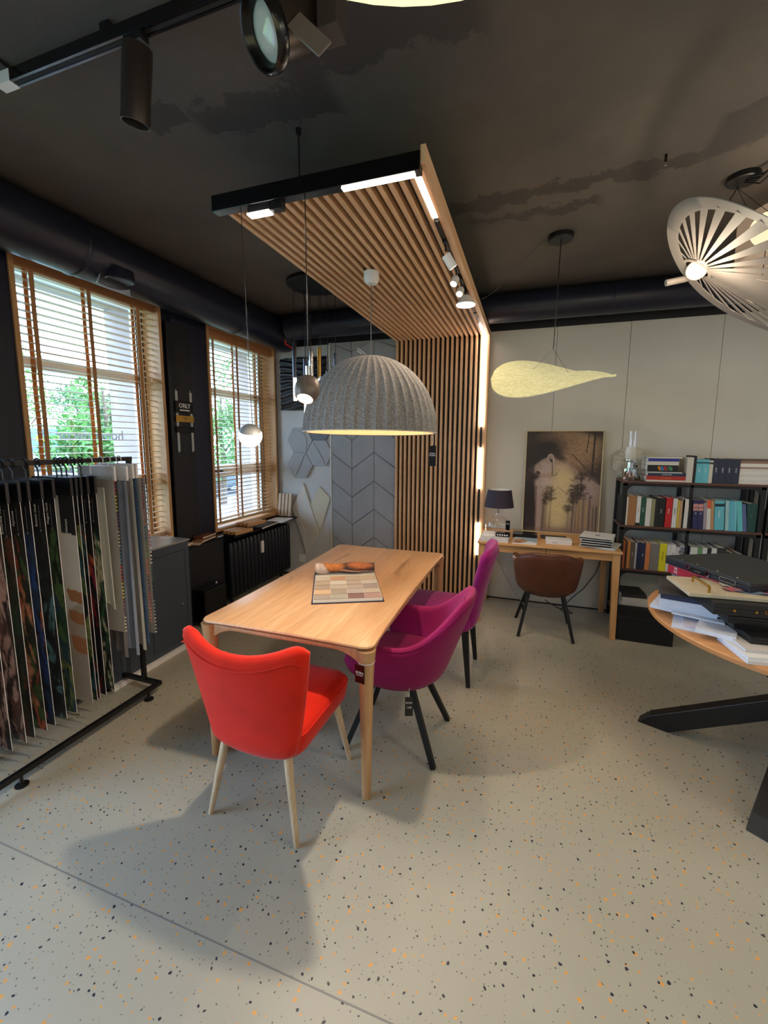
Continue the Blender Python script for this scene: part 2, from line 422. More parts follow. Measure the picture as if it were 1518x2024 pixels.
# left wall with its window openings
W1 = (1.75, 2.82, .80, 2.73); W2 = (3.34, 4.46, .735, 2.685); W3 = (-1.7, .7, .20, 2.6)
mb = MB()
ys = [YF-.2, W3[0], W3[1], W1[0], W1[1], W2[0], W2[1], YB+.3]
for i in range(0, 8, 2): mb.box(XO, XL, ys[i], ys[i+1], 0, ZC)
for w in (W1, W2, W3): mb.box(XO, XL, w[0], w[1], 0, w[2]); mb.box(XO, XL, w[0], w[1], w[3], ZC)
struct('wall_left', mb, M['bluewall'])
wb = struct('wall_back', MB().box(XL, XR+.2, YB, YB+.2, 0, ZC), M['greywall'])
mb = MB().box(XL, XR, YB-.012, YB, 2.69, ZC); struct('upper_band', mb, M['black'], wb)
xs = [-.425, .20, .81, 1.50, 2.2, 2.9, XR]
for i in range(len(xs)-1):
    struct('wall_panel', MB().box(xs[i]+.0015, xs[i+1]-.0015, YB-.018, YB-.0005, .012, 2.69), M['whitewall'], wb, bevel=.001, seg=1)
struct('baseboard_back', MB().box(XL, XR, YB-.022, YB, 0, .010), M['black'])
struct('wall_right', MB().box(XR, XR+.2, YF, YB, 0, ZC), M['greywall'])
struct('wall_front', MB().box(XO, XR+.2, YF-.2, YF, 0, ZC), M['greywall'])
# pier panel between the windows
struct('pier_panel', MB().box(XL, XL+.02, 2.90, 3.26, .74, 2.62), M['bluewall'], bpy.data.objects['wall_left'], bevel=.002)
struct('pier_panel', MB().box(XL+.02, XL+.035, 2.84, 3.10, .74, 2.58), M['black'], bpy.data.objects['wall_left'], bevel=.002)

# chevron tiles on the back wall
cx_ = [-2.13, -1.88, -1.615, -1.352]; dz = [0, -.179, .012, -.166]
chm = plain('slate_grey_wall_tile', '9C9EA2', .75, noise=.05, nscale=6, bump=.15, bscale=300)
struct('tile_backing', MB().box(-2.135, -1.345, YB-.012, YB, .01, 2.70), M['black'], wb)
for c in range(3):
    for k in range(-5, 6):
        z0l = 1.491+.32*k+dz[c]; z0r = 1.491+.32*k+dz[c+1]
        lo = lambda z: min(max(z, .02), 2.695)
        a = [(cx_[c]+.002, lo(z0l+.002)), (cx_[c+1]-.002, lo(z0r+.002)), (cx_[c+1]-.002, lo(z0r+.316)), (cx_[c]+.002, lo(z0l+.316))]
        if a[2][1]-a[1][1] < .01 and a[3][1]-a[0][1] < .01: continue
        mb = MB().prism([(p[0], p[1]) for p in a], 0, .022, T=Matrix.Translation((0, YB-.01, 0)) @ Matrix.Rotation(PI/2, 4, 'X'))
        struct('chevron_tile', mb, chm, wb, bevel=.004)
# white edge strip left of the tiles
struct('trim_1', MB().box(-2.15, -2.135, YB-.03, YB, 0.01, 2.70), plain('warm_white_edge', 'D8D2C6', .5), None)

# hexagon and diamond acoustic pads (each glued up by itself)
def pad(name, poly, mat, label, cat, group, curve=None, dep=.022):
    cx0 = sum(p[0] for p in poly)/len(poly); cz0 = sum(p[1] for p in poly)/len(poly)
    R = Matrix.Rotation(PI/2, 4, 'X')
    o = obj(name, MB().prism([(x-cx0, z-cz0) for x, z in poly], 0, dep, T=R), mat, None, (cx0, YB, cz0), bevel=.004)
    tag(o, label, cat, group)
    if curve:
        mb = MB().prism([(x-cx0, z-cz0) for x, z in curve], dep-.002, dep+.006, T=R); obj('raised_petal', mb, mat, o, bevel=.003)
    return o
hexm = plain('blue_grey_felt_pad', 'A6A8AD', .9, bump=.2); hexd = plain('slate_felt_pad', '767C86', .9, bump=.2)
R6 = .168
hx = lambda cx0, cz0: [(cx0+R6*math.cos(PI/3*k), cz0+R6*math.sin(PI/3*k)) for k in range(6)]
def petal(cx0, cz0, a):
    p = []
    for k in range(9): t = k/8; p.append((t, .30*math.sin(PI*t)))
    for k in range(1, 8): t = 1-k/8; p.append((t, -.02*math.sin(PI*t)))
    L = 2*R6*.93
    ca, sa = math.cos(a), math.sin(a)
    return [(cx0+((x-.5)*L)*ca-y*L*sa, cz0+((x-.5)*L)*sa+y*L*ca) for x, y in p]
G = 'hexagon wall pads'
pad('hexagon_pad', hx(-2.548, 1.632), hexm, 'pale grey hexagon pad on the wall, upper left of the cluster by the window', 'wall pad', G, petal(-2.548, 1.632, -1.0))
pad('hexagon_pad', hx(-2.548, 1.338), hexm, 'pale grey hexagon pad, lowest of the cluster, above the white diamonds', 'wall pad', G, petal(-2.548, 1.338, 1.1))
pad('hexagon_pad', hx(-2.292, 1.485), hexm, 'pale grey hexagon pad of the cluster nearest the dark chevron tiles', 'wall pad', G, petal(-2.292, 1.485, 2.1))
pad('hexagon_pad', hx(-2.292, 1.779), hexd, 'darker slate hexagon pad half hidden behind the felt dome lamp', 'wall pad', G)
dw = plain('off_white_pad', 'D2CFC8', .8, bump=.1); dc = plain('cream_pad', 'CFC9B4', .8, bump=.1)
pad('diamond_pad', [(-2.51, 1.13), (-2.67, .82), (-2.49, .27), (-2.312, .545)], dw, 'large off-white diamond wall pad leaning left, above the socket', 'wall pad', 'diamond wall pads',
    [(-2.655, .82), (-2.60, .72), (-2.535, .66), (-2.50, .55), (-2.49, .30)])
pad('diamond_pad', [(-2.30, 1.10), (-2.165, .963), (-2.300, .56), (-2.43, .87)], dc, 'smaller cream diamond wall pad beside the dark chevron tiles', 'wall pad', 'diamond wall pads', dep=.014)

# black wave relief panel
def wavy(u, v):
    return (u*.295, -.012-.008*math.sin(v*26+2.2*math.sin(u*3+v*2)), v*.293)
o = obj('wave_relief_panel', MB().shell(wavy, 24, 70, lambda u, v: .008), plain('black_relief', '14141C', .35), None, (-2.484, YB-.012, 2.272), smooth=True)
tag(o, 'square black wall panel with wavy horizontal relief beside the second window', 'wall panel')

# socket
t = thing('power_socket', 'white double power socket low on the wall under the white diamond', 'socket', (-2.556, YB, .205))
obj('cover_plate', MB().box(-.042, .042, -.012, 0, -.045, .045), M['white'], t, bevel=.004)
for dx in (-.0, ):
    obj('socket_well', MB().lathe([(.021, 0), (.019, -.004), (.0, -.004)], 20, T=Matrix.Rotation(PI/2, 4, 'X')), plain('socket_grey', 'B8B6B0', .5), t, (dx, -.013, 0), smooth=True)

# ------------------------------------------------------------------ windows
def window(n, W, transoms, mullions, blind_lbl, tapes, pitch, blind=True):
    y0, y1, z0, z1 = W
    cas = MB(); d = .06
    nm = 'trim_%d' % (n+1)
    xo = XL+.012
    mb = MB(); mb.box(XL-.16, xo, y0, y0+.028, z0, z1); a = struct(nm, mb, M['pine'], bevel=.002)
    struct('casing_board', MB().box(XL-.16, xo, y1-.028, y1, z0, z1), M['pine'], a, bevel=.002)
    struct('casing_board', MB().box(XL-.16, xo, y0+.028, y1-.028, z1-.022, z1), M['pine_y'], a, bevel=.002)
    struct('casing_board', MB().box(XL-.16, xo, y0+.028, y1-.028, z0, z0+.025), M['pine_y'], a, bevel=.002)
    # white profile
    xp0, xp1 = -3.09, -3.02
    yi0, yi1, zi0, zi1 = y0+.028, y1-.028, z0+.025, z1-.022
    mb = MB(); fw = .055
    mb.box(xp0, xp1, yi0, yi0+fw, zi0, zi1); mb.box(xp0, xp1, yi1-fw, yi1, zi0, zi1)
    mb.box(xp0, xp1, yi0+fw, yi1-fw, zi0, zi0+fw); mb.box(xp0, xp1, yi0+fw, yi1-fw, zi1-fw, zi1)
    for z, h in transoms: mb.box(xp0, xp1, yi0+fw, yi1-fw, z-h/2, z+h/2)
    for y, h, za, zb in mullions: mb.box(xp0, xp1, y-h/2, y+h/2, za, zb)
    w = struct('window_%d' % n, mb, M['pvc'], bevel=.004)
    zs = [zi0+fw] + [v for z, h in transoms for v in (z-h/2, z+h/2)] + [zi1-fw]
    for i in range(0, len(zs), 2):
        struct('pane', MB().box(-3.062, -3.056, yi0+fw-.004, yi1-fw+.004, zs[i]-.004, zs[i+1]+.004), M['pane'], w)
        g = MB(); e = .008
        for yy in (yi0+fw, yi1-fw-e): g.box(-3.0195, -3.016, yy, yy+e, zs[i], zs[i+1])
        struct('gasket', g, M['blackmetal'], w)
    # outer reveal lining
    mb = MB(); mb.box(XO-.02, xp0, y0-.002, y0+.03, z0, z1); mb.box(XO-.02, xp0, y1-.03, y1+.002, z0, z1)
    mb.box(XO-.02, xp0, y0, y1, z1-.03, z1); mb.box(XO-.06, xp0, y0, y1, z0-.0, z0+.03)
    struct('outer_reveal', mb, M['reveal'], w)
    if not blind: return w, None
    t = thing('wooden_blind', blind_lbl, 'blind', (-2.925, (y0+y1)/2, z1-.024), 0, 'wooden window blinds')
    hw = (y1-y0)/2-.032
    obj('valance', MB().box(.03, .045, -hw, hw, -.075, 0), M['blindtape_wood'], t, bevel=.002)
    obj('head_rail', MB().box(-.028, .028, -hw, hw, -.045, 0), M['blindwood'], t, bevel=.002)
    nsl = int(((z1-.024-.07)-(z0+.06))/pitch)
    sl = MB().loft([[(-.024+.048*k/4, y, .0035*(1-((k-2)/2)**2)+dz_) for k, dz_ in ([(k, .0028) for k in range(5)] + [(k, 0) for k in range(4, -1, -1)])] for y in (-hw+.004, hw-.004)])
    first = None
    for i in range(nsl):
        z = -.085-pitch*i
        if first is None: first = obj('slat', sl, M['blindwood'], t, (0, 0, z))
        else: inst(first, t, (0, 0, z))
    zb = -.085-pitch*nsl+.01
    obj('bottom_rail', MB().box(-.026, .026, -hw+.004, hw-.004, zb-.018, zb), M['blindwood'], t, bevel=.002)
    for k, ty in enumerate(tapes):
        yy = ty-(y0+y1)/2
        for xx, mt in ((.0285, 'tape_front'), (-.0285, 'tape_back')):
            p = [(xx, yy, -.03)] + [(xx+.0012*math.sin(q*.9), yy, -.03+(zb+.03)*q/30) for q in range(1, 31)]
            mb = MB().loft([[(x_, y_-.014, z_), (x_+.0012, y_-.014, z_), (x_+.0012, y_+.014, z_), (x_, y_+.014, z_)] for x_, y_, z_ in p])
            obj('ladder_tape', mb, M[mt], t)
    obj('pull_cord', MB().tube([(.034, -hw+.09, -.04), (.035, -hw+.095, -.9), (.034, -hw+.10, -1.5)], .0013, 5), plain('cord_white', 'BFD0CC', .6), t)
    return w, t
M['blindwood'] = wood('blind_slat_wood', 'C8A880', 'D8BC96', 1, .35)
M['blindtape_wood'] = wood('blind_valance_wood', 'A87248', 'BC8656', 1, .45)
M['tape_front'] = fabric('tan_ladder_tape', 'B8895C', .1); M['tape_back'] = fabric('orange_ladder_tape', 'CE8046', .1)
w1, b1 = window(1, W1, [(2.11, .075), (1.30, .09)], [], 'wide wooden venetian blind in the window nearest the camera', (1.90, 2.26, 2.65), .0455)
w2, b2 = window(2, W2, [(2.11, .075), (1.31, .11)], [(4.30, .05, .8, 2.6)], 'wooden venetian blind in the narrower window beside the corner radiator', (3.475, 3.83, 4.22), .0412)
w3, b3 = window(3, W3, [(1.9, .08)], [(-.5, .09, .25, 2.5)], '', (), .05, False)
obj('window_handle', MB().box(.0, .02, -.06, .06, -.008, .008), M['blackmetal'], w2, (-3.02, 3.62, 1.31), bevel=.003)
# vinyl lettering seen from inside
vin = plain('frosted_vinyl', 'B4C6DA', .6)
text('vinyl_lettering', 'home decor', .105, vin, w1, (-3.068, 2.335, 1.655), (PI/2, 0, -PI/2), .0003, bold=True)
# ------------------------------------------------------------------ outside
gm = plain('lawn_green', '6E9A4A', .9, noise=.3, nscale=3); road = plain('pale_paving', '8F9296', .9, noise=.1, nscale=2)
struct('ground', MB().box(-70, XO-.02, -40, 60, -.75, -.6), gm)
struct('road', MB().box(-13.5, -9.0, -40, 60, -.6, -.585), road)
struct('pavement', MB().box(-6.5, -4.4, -40, 60, -.6, -.585), road)
leafm = []
for c in ('4E7834', '355E30', '6A8E42', '426E50'):
    mt, t_, b_ = newmat('leaf_'+c); b_.inputs['Roughness'].default_value = .7
    oi = t_.n('ShaderNodeTexNoise', {'Vector': t_.coords(), 'Scale': 2.4, 'Detail': 2.}).outputs[0]
    cc = lin(c); t_.nt.links.new(t_.ramp(oi, [(.35, tuple(x*.6 for x in cc[:3])+(1,)), (.65, tuple(x*1.3 for x in cc[:3])+(1,))]), b_.inputs['Base Color'])
    leafm.append(mt)
bark = plain('bark', '5A4A3C', .9, noise=.3)
def tree(x, y, h, r, k, label, cat='tree', leaves=5200, trunk=True, lsz=.065, flat=1.):
    t = thing('tree' if trunk else 'shrub', label, cat, (x, y, -.6), 0, 'trees and shrubs outside')
    if trunk:
        mb = MB().tube([(0, 0, 0), (.05, .03, h*.4), (-.05, 0, h*.75)], [.13, .1, .04], 8)
        for q in range(6):
            a = q*1.1; mb.tube([(0, 0, h*.35+.25*q), (r*.5*math.cos(a), r*.5*math.sin(a), h*.55+.3*q)], [.05, .02], 6)
        obj('trunk', mb, bark, t, smooth=True)
    P = RNG.normal(size=(leaves, 3)); P /= np.linalg.norm(P, axis=1)[:, None]
    cl = RNG.normal(size=(26, 3))*.55*r; rad = r*.42*RNG.random(leaves)**.4
    P = P*rad[:, None]+cl[RNG.integers(0, 26, leaves)]; P[:, 2] = P[:, 2]*flat+(h*.66 if trunk else r*.8)
    vs = []; fs = []
    A = RNG.normal(size=(leaves, 3)); B = RNG.normal(size=(leaves, 3))
    A /= np.linalg.norm(A, axis=1)[:, None]; B -= A*(A*B).sum(1)[:, None]; B /= np.linalg.norm(B, axis=1)[:, None]
    s_ = lsz*(.6+.8*RNG.random(leaves))[:, None]
    V = np.stack([P-A*s_, P+B*s_*.45, P+A*s_, P-B*s_*.45], 1).reshape(-1, 3)
    mb = MB(); mb.v = [tuple(p) for p in V]; mb.f = [(4*i, 4*i+1, 4*i+2, 4*i+3) for i in range(leaves)]; mb.m = [0]*leaves
    obj('foliage', mb, leafm[k], t, kind='stuff')
    return t
tree(-19.5, 11.6, 5.4, 1.7, 2, 'bright green tree behind the kiosk, left in the near window')
tree(-16.0, 12.2, 4.4, 1.2, 1, 'dark green tree beyond the road in the near window')
tree(-8.4, 6.75, 3.1, .85, 0, 'leafy young tree right behind the vinyl lettering')
tree(-8.2, 8.5, 4.4, .5, 3, 'slim bluish tree beside the pale wall reveal', leaves=3000)
tree(-10.0, 12.2, 4.1, 1.3, 0, 'broad green tree seen in the upper half of the far window')
tree(-20, 20.5, 5.8, 1.9, 2, 'light green tree farther off in the far window')
for i, (x, y, r, l) in enumerate(((-18.0, 8.0, 1.2, 'hedge clump beyond the road, left in the near window'), (-18.6, 14.6, 1.2, 'hedge clump beyond the road near the window pier'), (-17, 17.0, 1.3, 'hedge clump seen in the far window'), (-17, 24.5, 1.3, 'hedge clump farthest along the road'))):
    tree(x, y, 2.6, r, (1, 3, 1, 3)[i], l, 'hedge', 4000, False, .10, .9)
# florist kiosk with yellow lettering
t = thing('kiosk', 'low blue-grey kiosk with yellow sign lettering outside the near window', 'kiosk', (-14.2, 8.4, -.6))
kb = plain('kiosk_blue', '5C7F9E', .6)
obj('wall', MB().box(-1.2, 1.0, -2.6, 1.5, 0, 2.0), plain('kiosk_pale', 'A8C2D2', .6), t, bevel=.02)
obj('fascia', MB().box(-1.3, 1.12, -2.8, 1.7, 1.95, 2.55), kb, t, bevel=.02)
obj('shop_window', MB().box(1.0, 1.03, -1.9, .9, .6, 1.7), M['blackgloss'], t)
text('sign_lettering', 'KWIACIARNIA', .21, plain('sign_yellow', 'FFD400', .5, emit=.25), t, (1.125, .58, 2.26), (PI/2, 0, PI/2), .02, bold=True)
def car(x, y, c, label):
    t = thing('car', label, 'car', (x, y, -.585), 0, 'cars on the road outside')
    prof = [(-2.1, .35), (-2.15, .75), (-1.5, .9), (-1.0, 1.35), (.6, 1.4), (1.3, .95), (2.05, .8), (2.1, .35)]
    mb = MB().prism(prof, -.8, .8, T=Matrix.Rotation(PI/2, 4, 'X')); mb.v = [(a[1], a[0], a[2]) for a in mb.v]
    obj('body', mb, plain('car_paint', c, .25, coat=.5), t, bevel=.08, seg=3)
    for s in (-1, 1):
        obj('side_window', MB().box(.79*s-.02, .79*s+.02, -.95, .85, .95, 1.28), M['blackgloss'], t, bevel=.02)
    for a in (-1.35, 1.35):
        for s in (-1, 1):
            obj('wheel', MB().lathe([(.1, -.09), (.32, -.09), (.34, 0), (.32, .09), (.1, .09)], 20, caps=True, T=Matrix.Rotation(PI/2, 4, 'Y')), M['blackmetal'], t, (.76*s, a, .34), smooth=True)
car(-11.2, 6.9, 'E8ECF0', 'white car on the road below the yellow kiosk sign')
car(-12.2, 14.8, '3A4250', 'dark car on the road in the far window')
car(-11.4, 20.2, 'B03A34', 'red car on the road in the far window')

# ------------------------------------------------------------------ ducts
dm = plain('black_painted_duct', '1D2030', .36, noise=.2, nscale=5)
t = thing('ventilation_duct', 'large round black duct running along the window wall under the ceiling', 'duct', (-2.67, .5, 2.785))
mb = MB().lathe([(.165, -3.6), (.165, 3.90), (.158, 3.94), (.0, 3.945)], 40, T=Matrix.Rotation(-PI/2, 4, 'X')); obj('pipe', mb, dm, t, smooth=True)
for y in (-1.5, .0, 1.5, 3.0):
    obj('joint_ring', MB().lathe([(.166, -.012), (.170, -.006), (.170, .006), (.166, .012)], 40, T=Matrix.Rotation(-PI/2, 4, 'X')), dm, t, (0, y, 0), smooth=True)
o = obj('red_bracket', MB().tube([(.150, 3.66, -.098), (.140, 3.68, -.128), (.130, 3.80, -.136), (.118, 3.92, -.150)], .008, 6), plain('red_enamel', 'E0341C', .4), t)
t = thing('ventilation_duct', 'round black duct along the back wall above the white boards', 'duct', (0, 4.17, 2.815))
obj('pipe', MB().lathe([(0, -2.49), (.125, -2.48), (.125, 3.5)], 40, T=Matrix.Rotation(PI/2, 4, 'Y')), dm, t, smooth=True)
for x in (-1.0, .6, 2.1):
    obj('joint_ring', MB().lathe([(.126, -.01), (.130, -.005), (.130, .005), (.126, .01)], 40, T=Matrix.Rotation(PI/2, 4, 'Y')), dm, t, (x, 0, 0), smooth=True)
# torn grey vent flap under the window duct
t = thing('duct_outlet', 'grey lipped outlet hanging on the underside of the window wall duct', 'vent', (-2.56, 2.22, 2.655))
obj('collar', MB().lathe([(.085, .05), (.09, -.01), (.08, -.016), (.07, -.008), (.0, -.006)], 28), dm, t, smooth=True)
def flap(u, v): a = u*1.25+PI*1.05; return (.10*math.cos(a)*(1+.1*v), .125*math.sin(a)*(1+.1*v), -.005-.045*v+.01*math.cos(u*2))
obj('flap', MB().shell(flap, 20, 4, lambda u, v: .002), plain('grey_foil', 'A8AEB4', .4), t, smooth=True)
# ================================================================== OAK SLAT SCREEN
t = thing('slat_canopy', 'oak slat screen climbing the back wall and folding over the table as a canopy', 'slat screen', (0, 0, 0))
SX = [-1.34+.0476*k for k in range(20)]
zl, yw = 2.645, 4.392
obj('backing_board', MB().box(-1.352, -.424, 1.69, YB-.002, 2.684, 2.692), M['black'], t)
obj('backing_board', MB().box(-1.345, -.424, 4.446, YB-.002, .002, 2.684), M['blackgloss'], t)
c0 = obj('slat', MB().box(-.011, .011, 1.702, yw+.05, zl, 2.684), M['slat_y'], None, bevel=.0015, seg=1)
c1 = obj('slat', MB().box(-.011, .011, yw, 4.446, .002, zl), M['slat_z'], None, bevel=.0015, seg=1)
for i, x in enumerate(SX):
    for s in (c0, c1):
        o = s if i == 0 else inst(s); o.parent = t; o.location = (x, 0, 0)
obj('edge_board', MB().box(-.425, -.405, 1.66, 4.46, 2.628, 2.692), M['slat_y'], t, bevel=.002)
obj('edge_board', MB().box(-.425, -.405, yw-.01, 4.47, .002, 2.628), M['slat_z'], t, bevel=.002)

def lamp(kind, name, parent, loc, power, col=(1, .80, .6), rot=None, size=.03, angle=1.5, blend=.6):
    l = bpy.data.lights.new(name, kind); l.energy = power; l.color = col
    if kind == 'SPOT': l.spot_size = angle; l.spot_blend = blend; l.shadow_soft_size = size
    elif kind == 'POINT': l.shadow_soft_size = size
    o = bpy.data.objects.new(name, l); COL.objects.link(o); o.parent = parent; o.location = loc
    if rot is not None: o.rotation_euler = rot
    return o
def aim(d): return Vector(d).to_track_quat('-Z', 'Y').to_euler()
# magnetic track and LED strips let into the slats
t = thing('light_track', 'black track with glowing LED strips edging the slat canopy and running down the slat wall', 'track light', (0, 0, 0))
obj('front_rail', MB().box(-1.352, -.425, 1.655, 1.70, 2.606, 2.672), M['blackgloss'], t, bevel=.002)
xr = -.4595
obj('rail', MB().box(xr-.0125, xr+.0125, 1.70, 4.39, 2.655, 2.684), M['blackmetal'], t)
obj('rail', MB().box(xr-.0125, xr+.0125, 4.40, 4.445, .05, 2.65), M['blackmetal'], t)
led = lambda *b: obj('led_strip', MB().box(*b), M['led'], t, bevel=.001, seg=1)
led(-.742, -.448, 1.664, 1.690, 2.600, 2.6055)
led(xr-.012, xr+.012, 1.690, 2.09, 2.643, 2.656)
led(xr-.012, xr+.012, 4.03, 4.372, 2.643, 2.656)
led(xr-.012, xr+.012, 4.372, 4.40, 1.774, 2.656)
led(xr-.012, xr+.012, 4.375, 4.40, 1.154, 1.564)
led(xr-.012, xr+.012, 4.375, 4.40, .47, .80)
obj('led_module', MB().box(-1.175, -1.065, 1.664, 1.694, 2.573, 2.605), M['blackmetal'], t)
obj('led_module_lens', MB().box(-1.173, -1.067, 1.655, 1.692, 2.566, 2.5735), M['led'], t, bevel=.001)
obj('adapter', MB().box(-1.06, -1.01, 1.662, 1.696, 2.572, 2.606), M['blackmetal'], t, bevel=.002)
for y0, y1 in ((2.12, 2.30), (3.42, 3.60), (3.63, 3.78)):
    obj('connector', MB().box(xr-.012, xr+.012, y0, y1, 2.640, 2.656), M['blackmetal'], t, bevel=.002)
obj('hanging_wire', MB().tube([(-1.0, 1.80, 2.692), (-1.0, 1.80, ZC)], .003, 6), M['blackmetal'], t)
obj('ceiling_anchor', MB().lathe([(.012, 0), (.012, -.02), (0, -.02)], 12), M['blackmetal'], t, (-1.0, 1.80, ZC))
# small spots on the track
def spot(label, y, L, r, d, mat, power, group='small spotlights on the canopy track'):
    t = thing('track_spotlight', label, 'spotlight', (xr, y, 2.64), 0, group)
    obj('adapter', MB().box(-.011, .011, -.05, .05, -.006, .014), M['blackmetal'], t, bevel=.002)
    obj('stem', MB().tube([(0, 0, -.005), (0, 0, -.035)], .005, 8), M['blackmetal'], t)
    q = Vector(d).normalized().to_track_quat('-Z', 'Y').to_matrix().to_4x4(); P = Matrix.Translation((0, 0, -.05)) @ q
    obj('head', MB().lathe([(0, .0), (r*.9, .0), (r, -.005), (r, -L), (r*.86, -L), (r*.86, -L+.008), (0, -L+.008)], 28, T=P), mat, t, smooth=True)
    obj('lens', MB().lathe([(0, -L+.006), (r*.85, -L+.006), (r*.85, -L+.001), (0, -L+.001)], 24, T=P), M['ledsoft'], t)
    e = P @ Vector((0, 0, -L-.006)); lamp('SPOT', 'lamp_light', t, e, power*1.4, rot=aim(d), size=r, angle=2.0)
    return t
spot('white cylinder spotlight on the canopy track, nearest the LED corner', 2.36, .075, .024, (.35, .25, -.55), M['white'], 9)
spot('second lit spotlight along the canopy track, between the white cylinder and the third', 2.70, .05, .022, (-.2, -.5, -.8), M['white'], 9)
spot('third lit spotlight along the canopy track, just before the cone lamp', 2.90, .05, .022, (-.1, -.6, -.75), M['white'], 9)
t = thing('cone_spotlight', 'lit white disc lamp on angled bracket, farthest fixture on the canopy track', 'spotlight', (xr, 3.12, 2.64))
obj('adapter', MB().box(-.011, .011, -.04, .05, -.01, .014), M['blackmetal'], t, bevel=.002)
obj('bracket', MB().tube([(0, 0, -.01), (-.045, -.03, -.058)], .004, 6), M['blackmetal'], t)
obj('shade', MB().lathe([(0, -.02), (.024, -.022), (.03, -.03), (.068, -.078), (.066, -.082), (.0, -.082)], 36), M['white'], t, smooth=True)
obj('lens', MB().lathe([(0, -.081), (.062, -.0825), (.062, -.086), (0, -.086)], 32), M['ledsoft'], t)
lamp('SPOT', 'lamp_light', t, (0, 0, -.095), 13, rot=(0, 0, 0), size=.05, angle=2.4)

# ------------------------------------------------------------------ big felt dome pendant
FC = (-.960, 2.577)
t = thing('dome_pendant', 'large ribbed grey felt dome pendant hanging over the oak table', 'pendant lamp', (FC[0], FC[1], 1.674), rot=(-.02, 0, 0))
def dome(R, Hh, n, scal, z0=0.):
    rings = []; N = n*8
    for i in range(19):
        a = i/18*PI/2; rr = R*math.cos(a)**.96; z = z0+Hh*math.sin(a)**1.0
        if i == 18: rr = .004
        ring = []
        for j in range(N):
            th = 2*PI*j/N; s = abs(math.sin(n*th/2))
            k = 1-scal*(1-math.exp(-(1-abs(math.cos(n*th/2)))*9))*min(1, rr/.08); ring.append((rr*k*math.cos(th), rr*k*math.sin(th), z))
        rings.append(ring)
    return rings
obj('felt_shade', MB().loft(dome(.424, .472, 44, .034), caps=False), M['felt'], t, smooth=True, angle=75)
obj('felt_lining', MB().loft(dome(.402, .454, 44, .010, .001), caps=False), M['feltin'], t, smooth=True, angle=75)
obj('rim', MB().lathe([(.400, .0), (.4245, -.002), (.4245, .004), (.400, .005), (.400, .0)], 72), plain('pale_felt_edge', 'C9C2B8', .9), t)
obj('bulb', MB().lathe([(0, .23), (.018, .235), (.035, .27), (.03, .31), (.015, .34), (.013, .37), (0, .37)], 20), emis('felt_lamp_bulb', 'FFDDB0', 8), t, smooth=True)
obj('lamp_holder', MB().lathe([(.0, .37), (.02, .37), (.02, .45), (.0, .45)], 16), M['white'], t, smooth=True)
lamp('POINT', 'lamp_light', t, (0, 0, .2), 7, (1, .78, .55), size=.04)
obj('cord', MB().tube([(0, 0, .45), (0, 0, .905)], .003, 8), plain('grey_cord', '6A6660', .6), t)
obj('ceiling_cup', MB().lathe([(0, .900), (.03, .902), (.043, .915), (.047, .945), (.047, .9705), (0, .9705)], 32), M['white'], t, smooth=True)
obj('string_bow', MB().tube([(-.03, -.01, .485), (-.055, -.03, .505), (-.075, -.035, .525), (-.07, -.04, .50), (-.05, -.02, .487)], .002, 5), M['paper'], t)
obj('tag_string', MB().tube([(.411, -.02, .0), (.416, -.03, -.06), (.411, -.03, -.075)], .0012, 5), M['paper'], t)
obj('price_tag', MB().box(.389, .434, -.032, -.0305, -.20, -.078), M['blackgloss'], t, bevel=.001)
text('tag_lettering', 'BORA\nSTUDIO', .012, M['white'], t, (.412, -.0325, -.13), (PI/2, 0, 0))

# ------------------------------------------------------------------ globe and cup pendants on the front rail
t = thing('globe_pendant', 'small lit white globe pendant with grey cap in front of the far window', 'pendant lamp', (-1.219, 1.69, 1.645))
rot = Matrix.Rotation(.25, 4, 'Y') @ Matrix.Rotation(.35, 4, 'X')
def hemi(r, a0, a1, n=14): return [(r*math.cos(a0+(a1-a0)*k/n), r*math.sin(a0+(a1-a0)*k/n)) for k in range(n+1)]
obj('glass_globe', MB().lathe(hemi(.053, -PI/2, .45), 32, T=rot), M['opal'], t, smooth=True)
obj('cap', MB().lathe([(.0481, .0232)] + hemi(.054, .44, PI/2), 32, T=rot), plain('grey_cap', '8A8A88', .5), t, smooth=True)
obj('cord', MB().tube([(.012, .0, .052), (-.008, 0, .98)], .0016, 6), M['blackmetal'], t)
lamp('POINT', 'lamp_light', t, (0, 0, -.08), 1.2, (1, .88, .75), size=.05)
t = thing('cup_pendant', 'bronze rounded cup pendant shining down beside the felt dome', 'pendant lamp', (-.921, 1.69, 1.842))
rot = Matrix.Rotation(-.55, 4, 'X') @ Matrix.Rotation(-.06, 4, 'Y')
obj('shade', MB().lathe([(0, .052), (.036, .052), (.044, .045), (.0535, .012), (.054, -.012), (.046, -.038), (.036, -.05), (.034, -.05), (.033, -.042), (0, -.042)], 36, T=rot), M['taupe'], t, smooth=True)
obj('lens', MB().lathe([(0, -.043), (.033, -.043), (.033, -.0455), (0, -.0455)], 32, T=rot), M['ledsoft'], t)
obj('stem', MB().tube([(0, .012, .048), (0, .012, .10)], [.012, .012], 16), M['chrome'], t, smooth=True)
obj('cord', MB().tube([(0, .012, .10), (.006, .0, .765)], .0022, 6), M['blackmetal'], t)
lamp('SPOT', 'lamp_light', t, rot @ Vector((0, 0, -.055)), 46, (1, .84, .66), rot=aim(rot.to_3x3() @ Vector((0, 0, -1))), size=.032, angle=2.75, blend=.5)

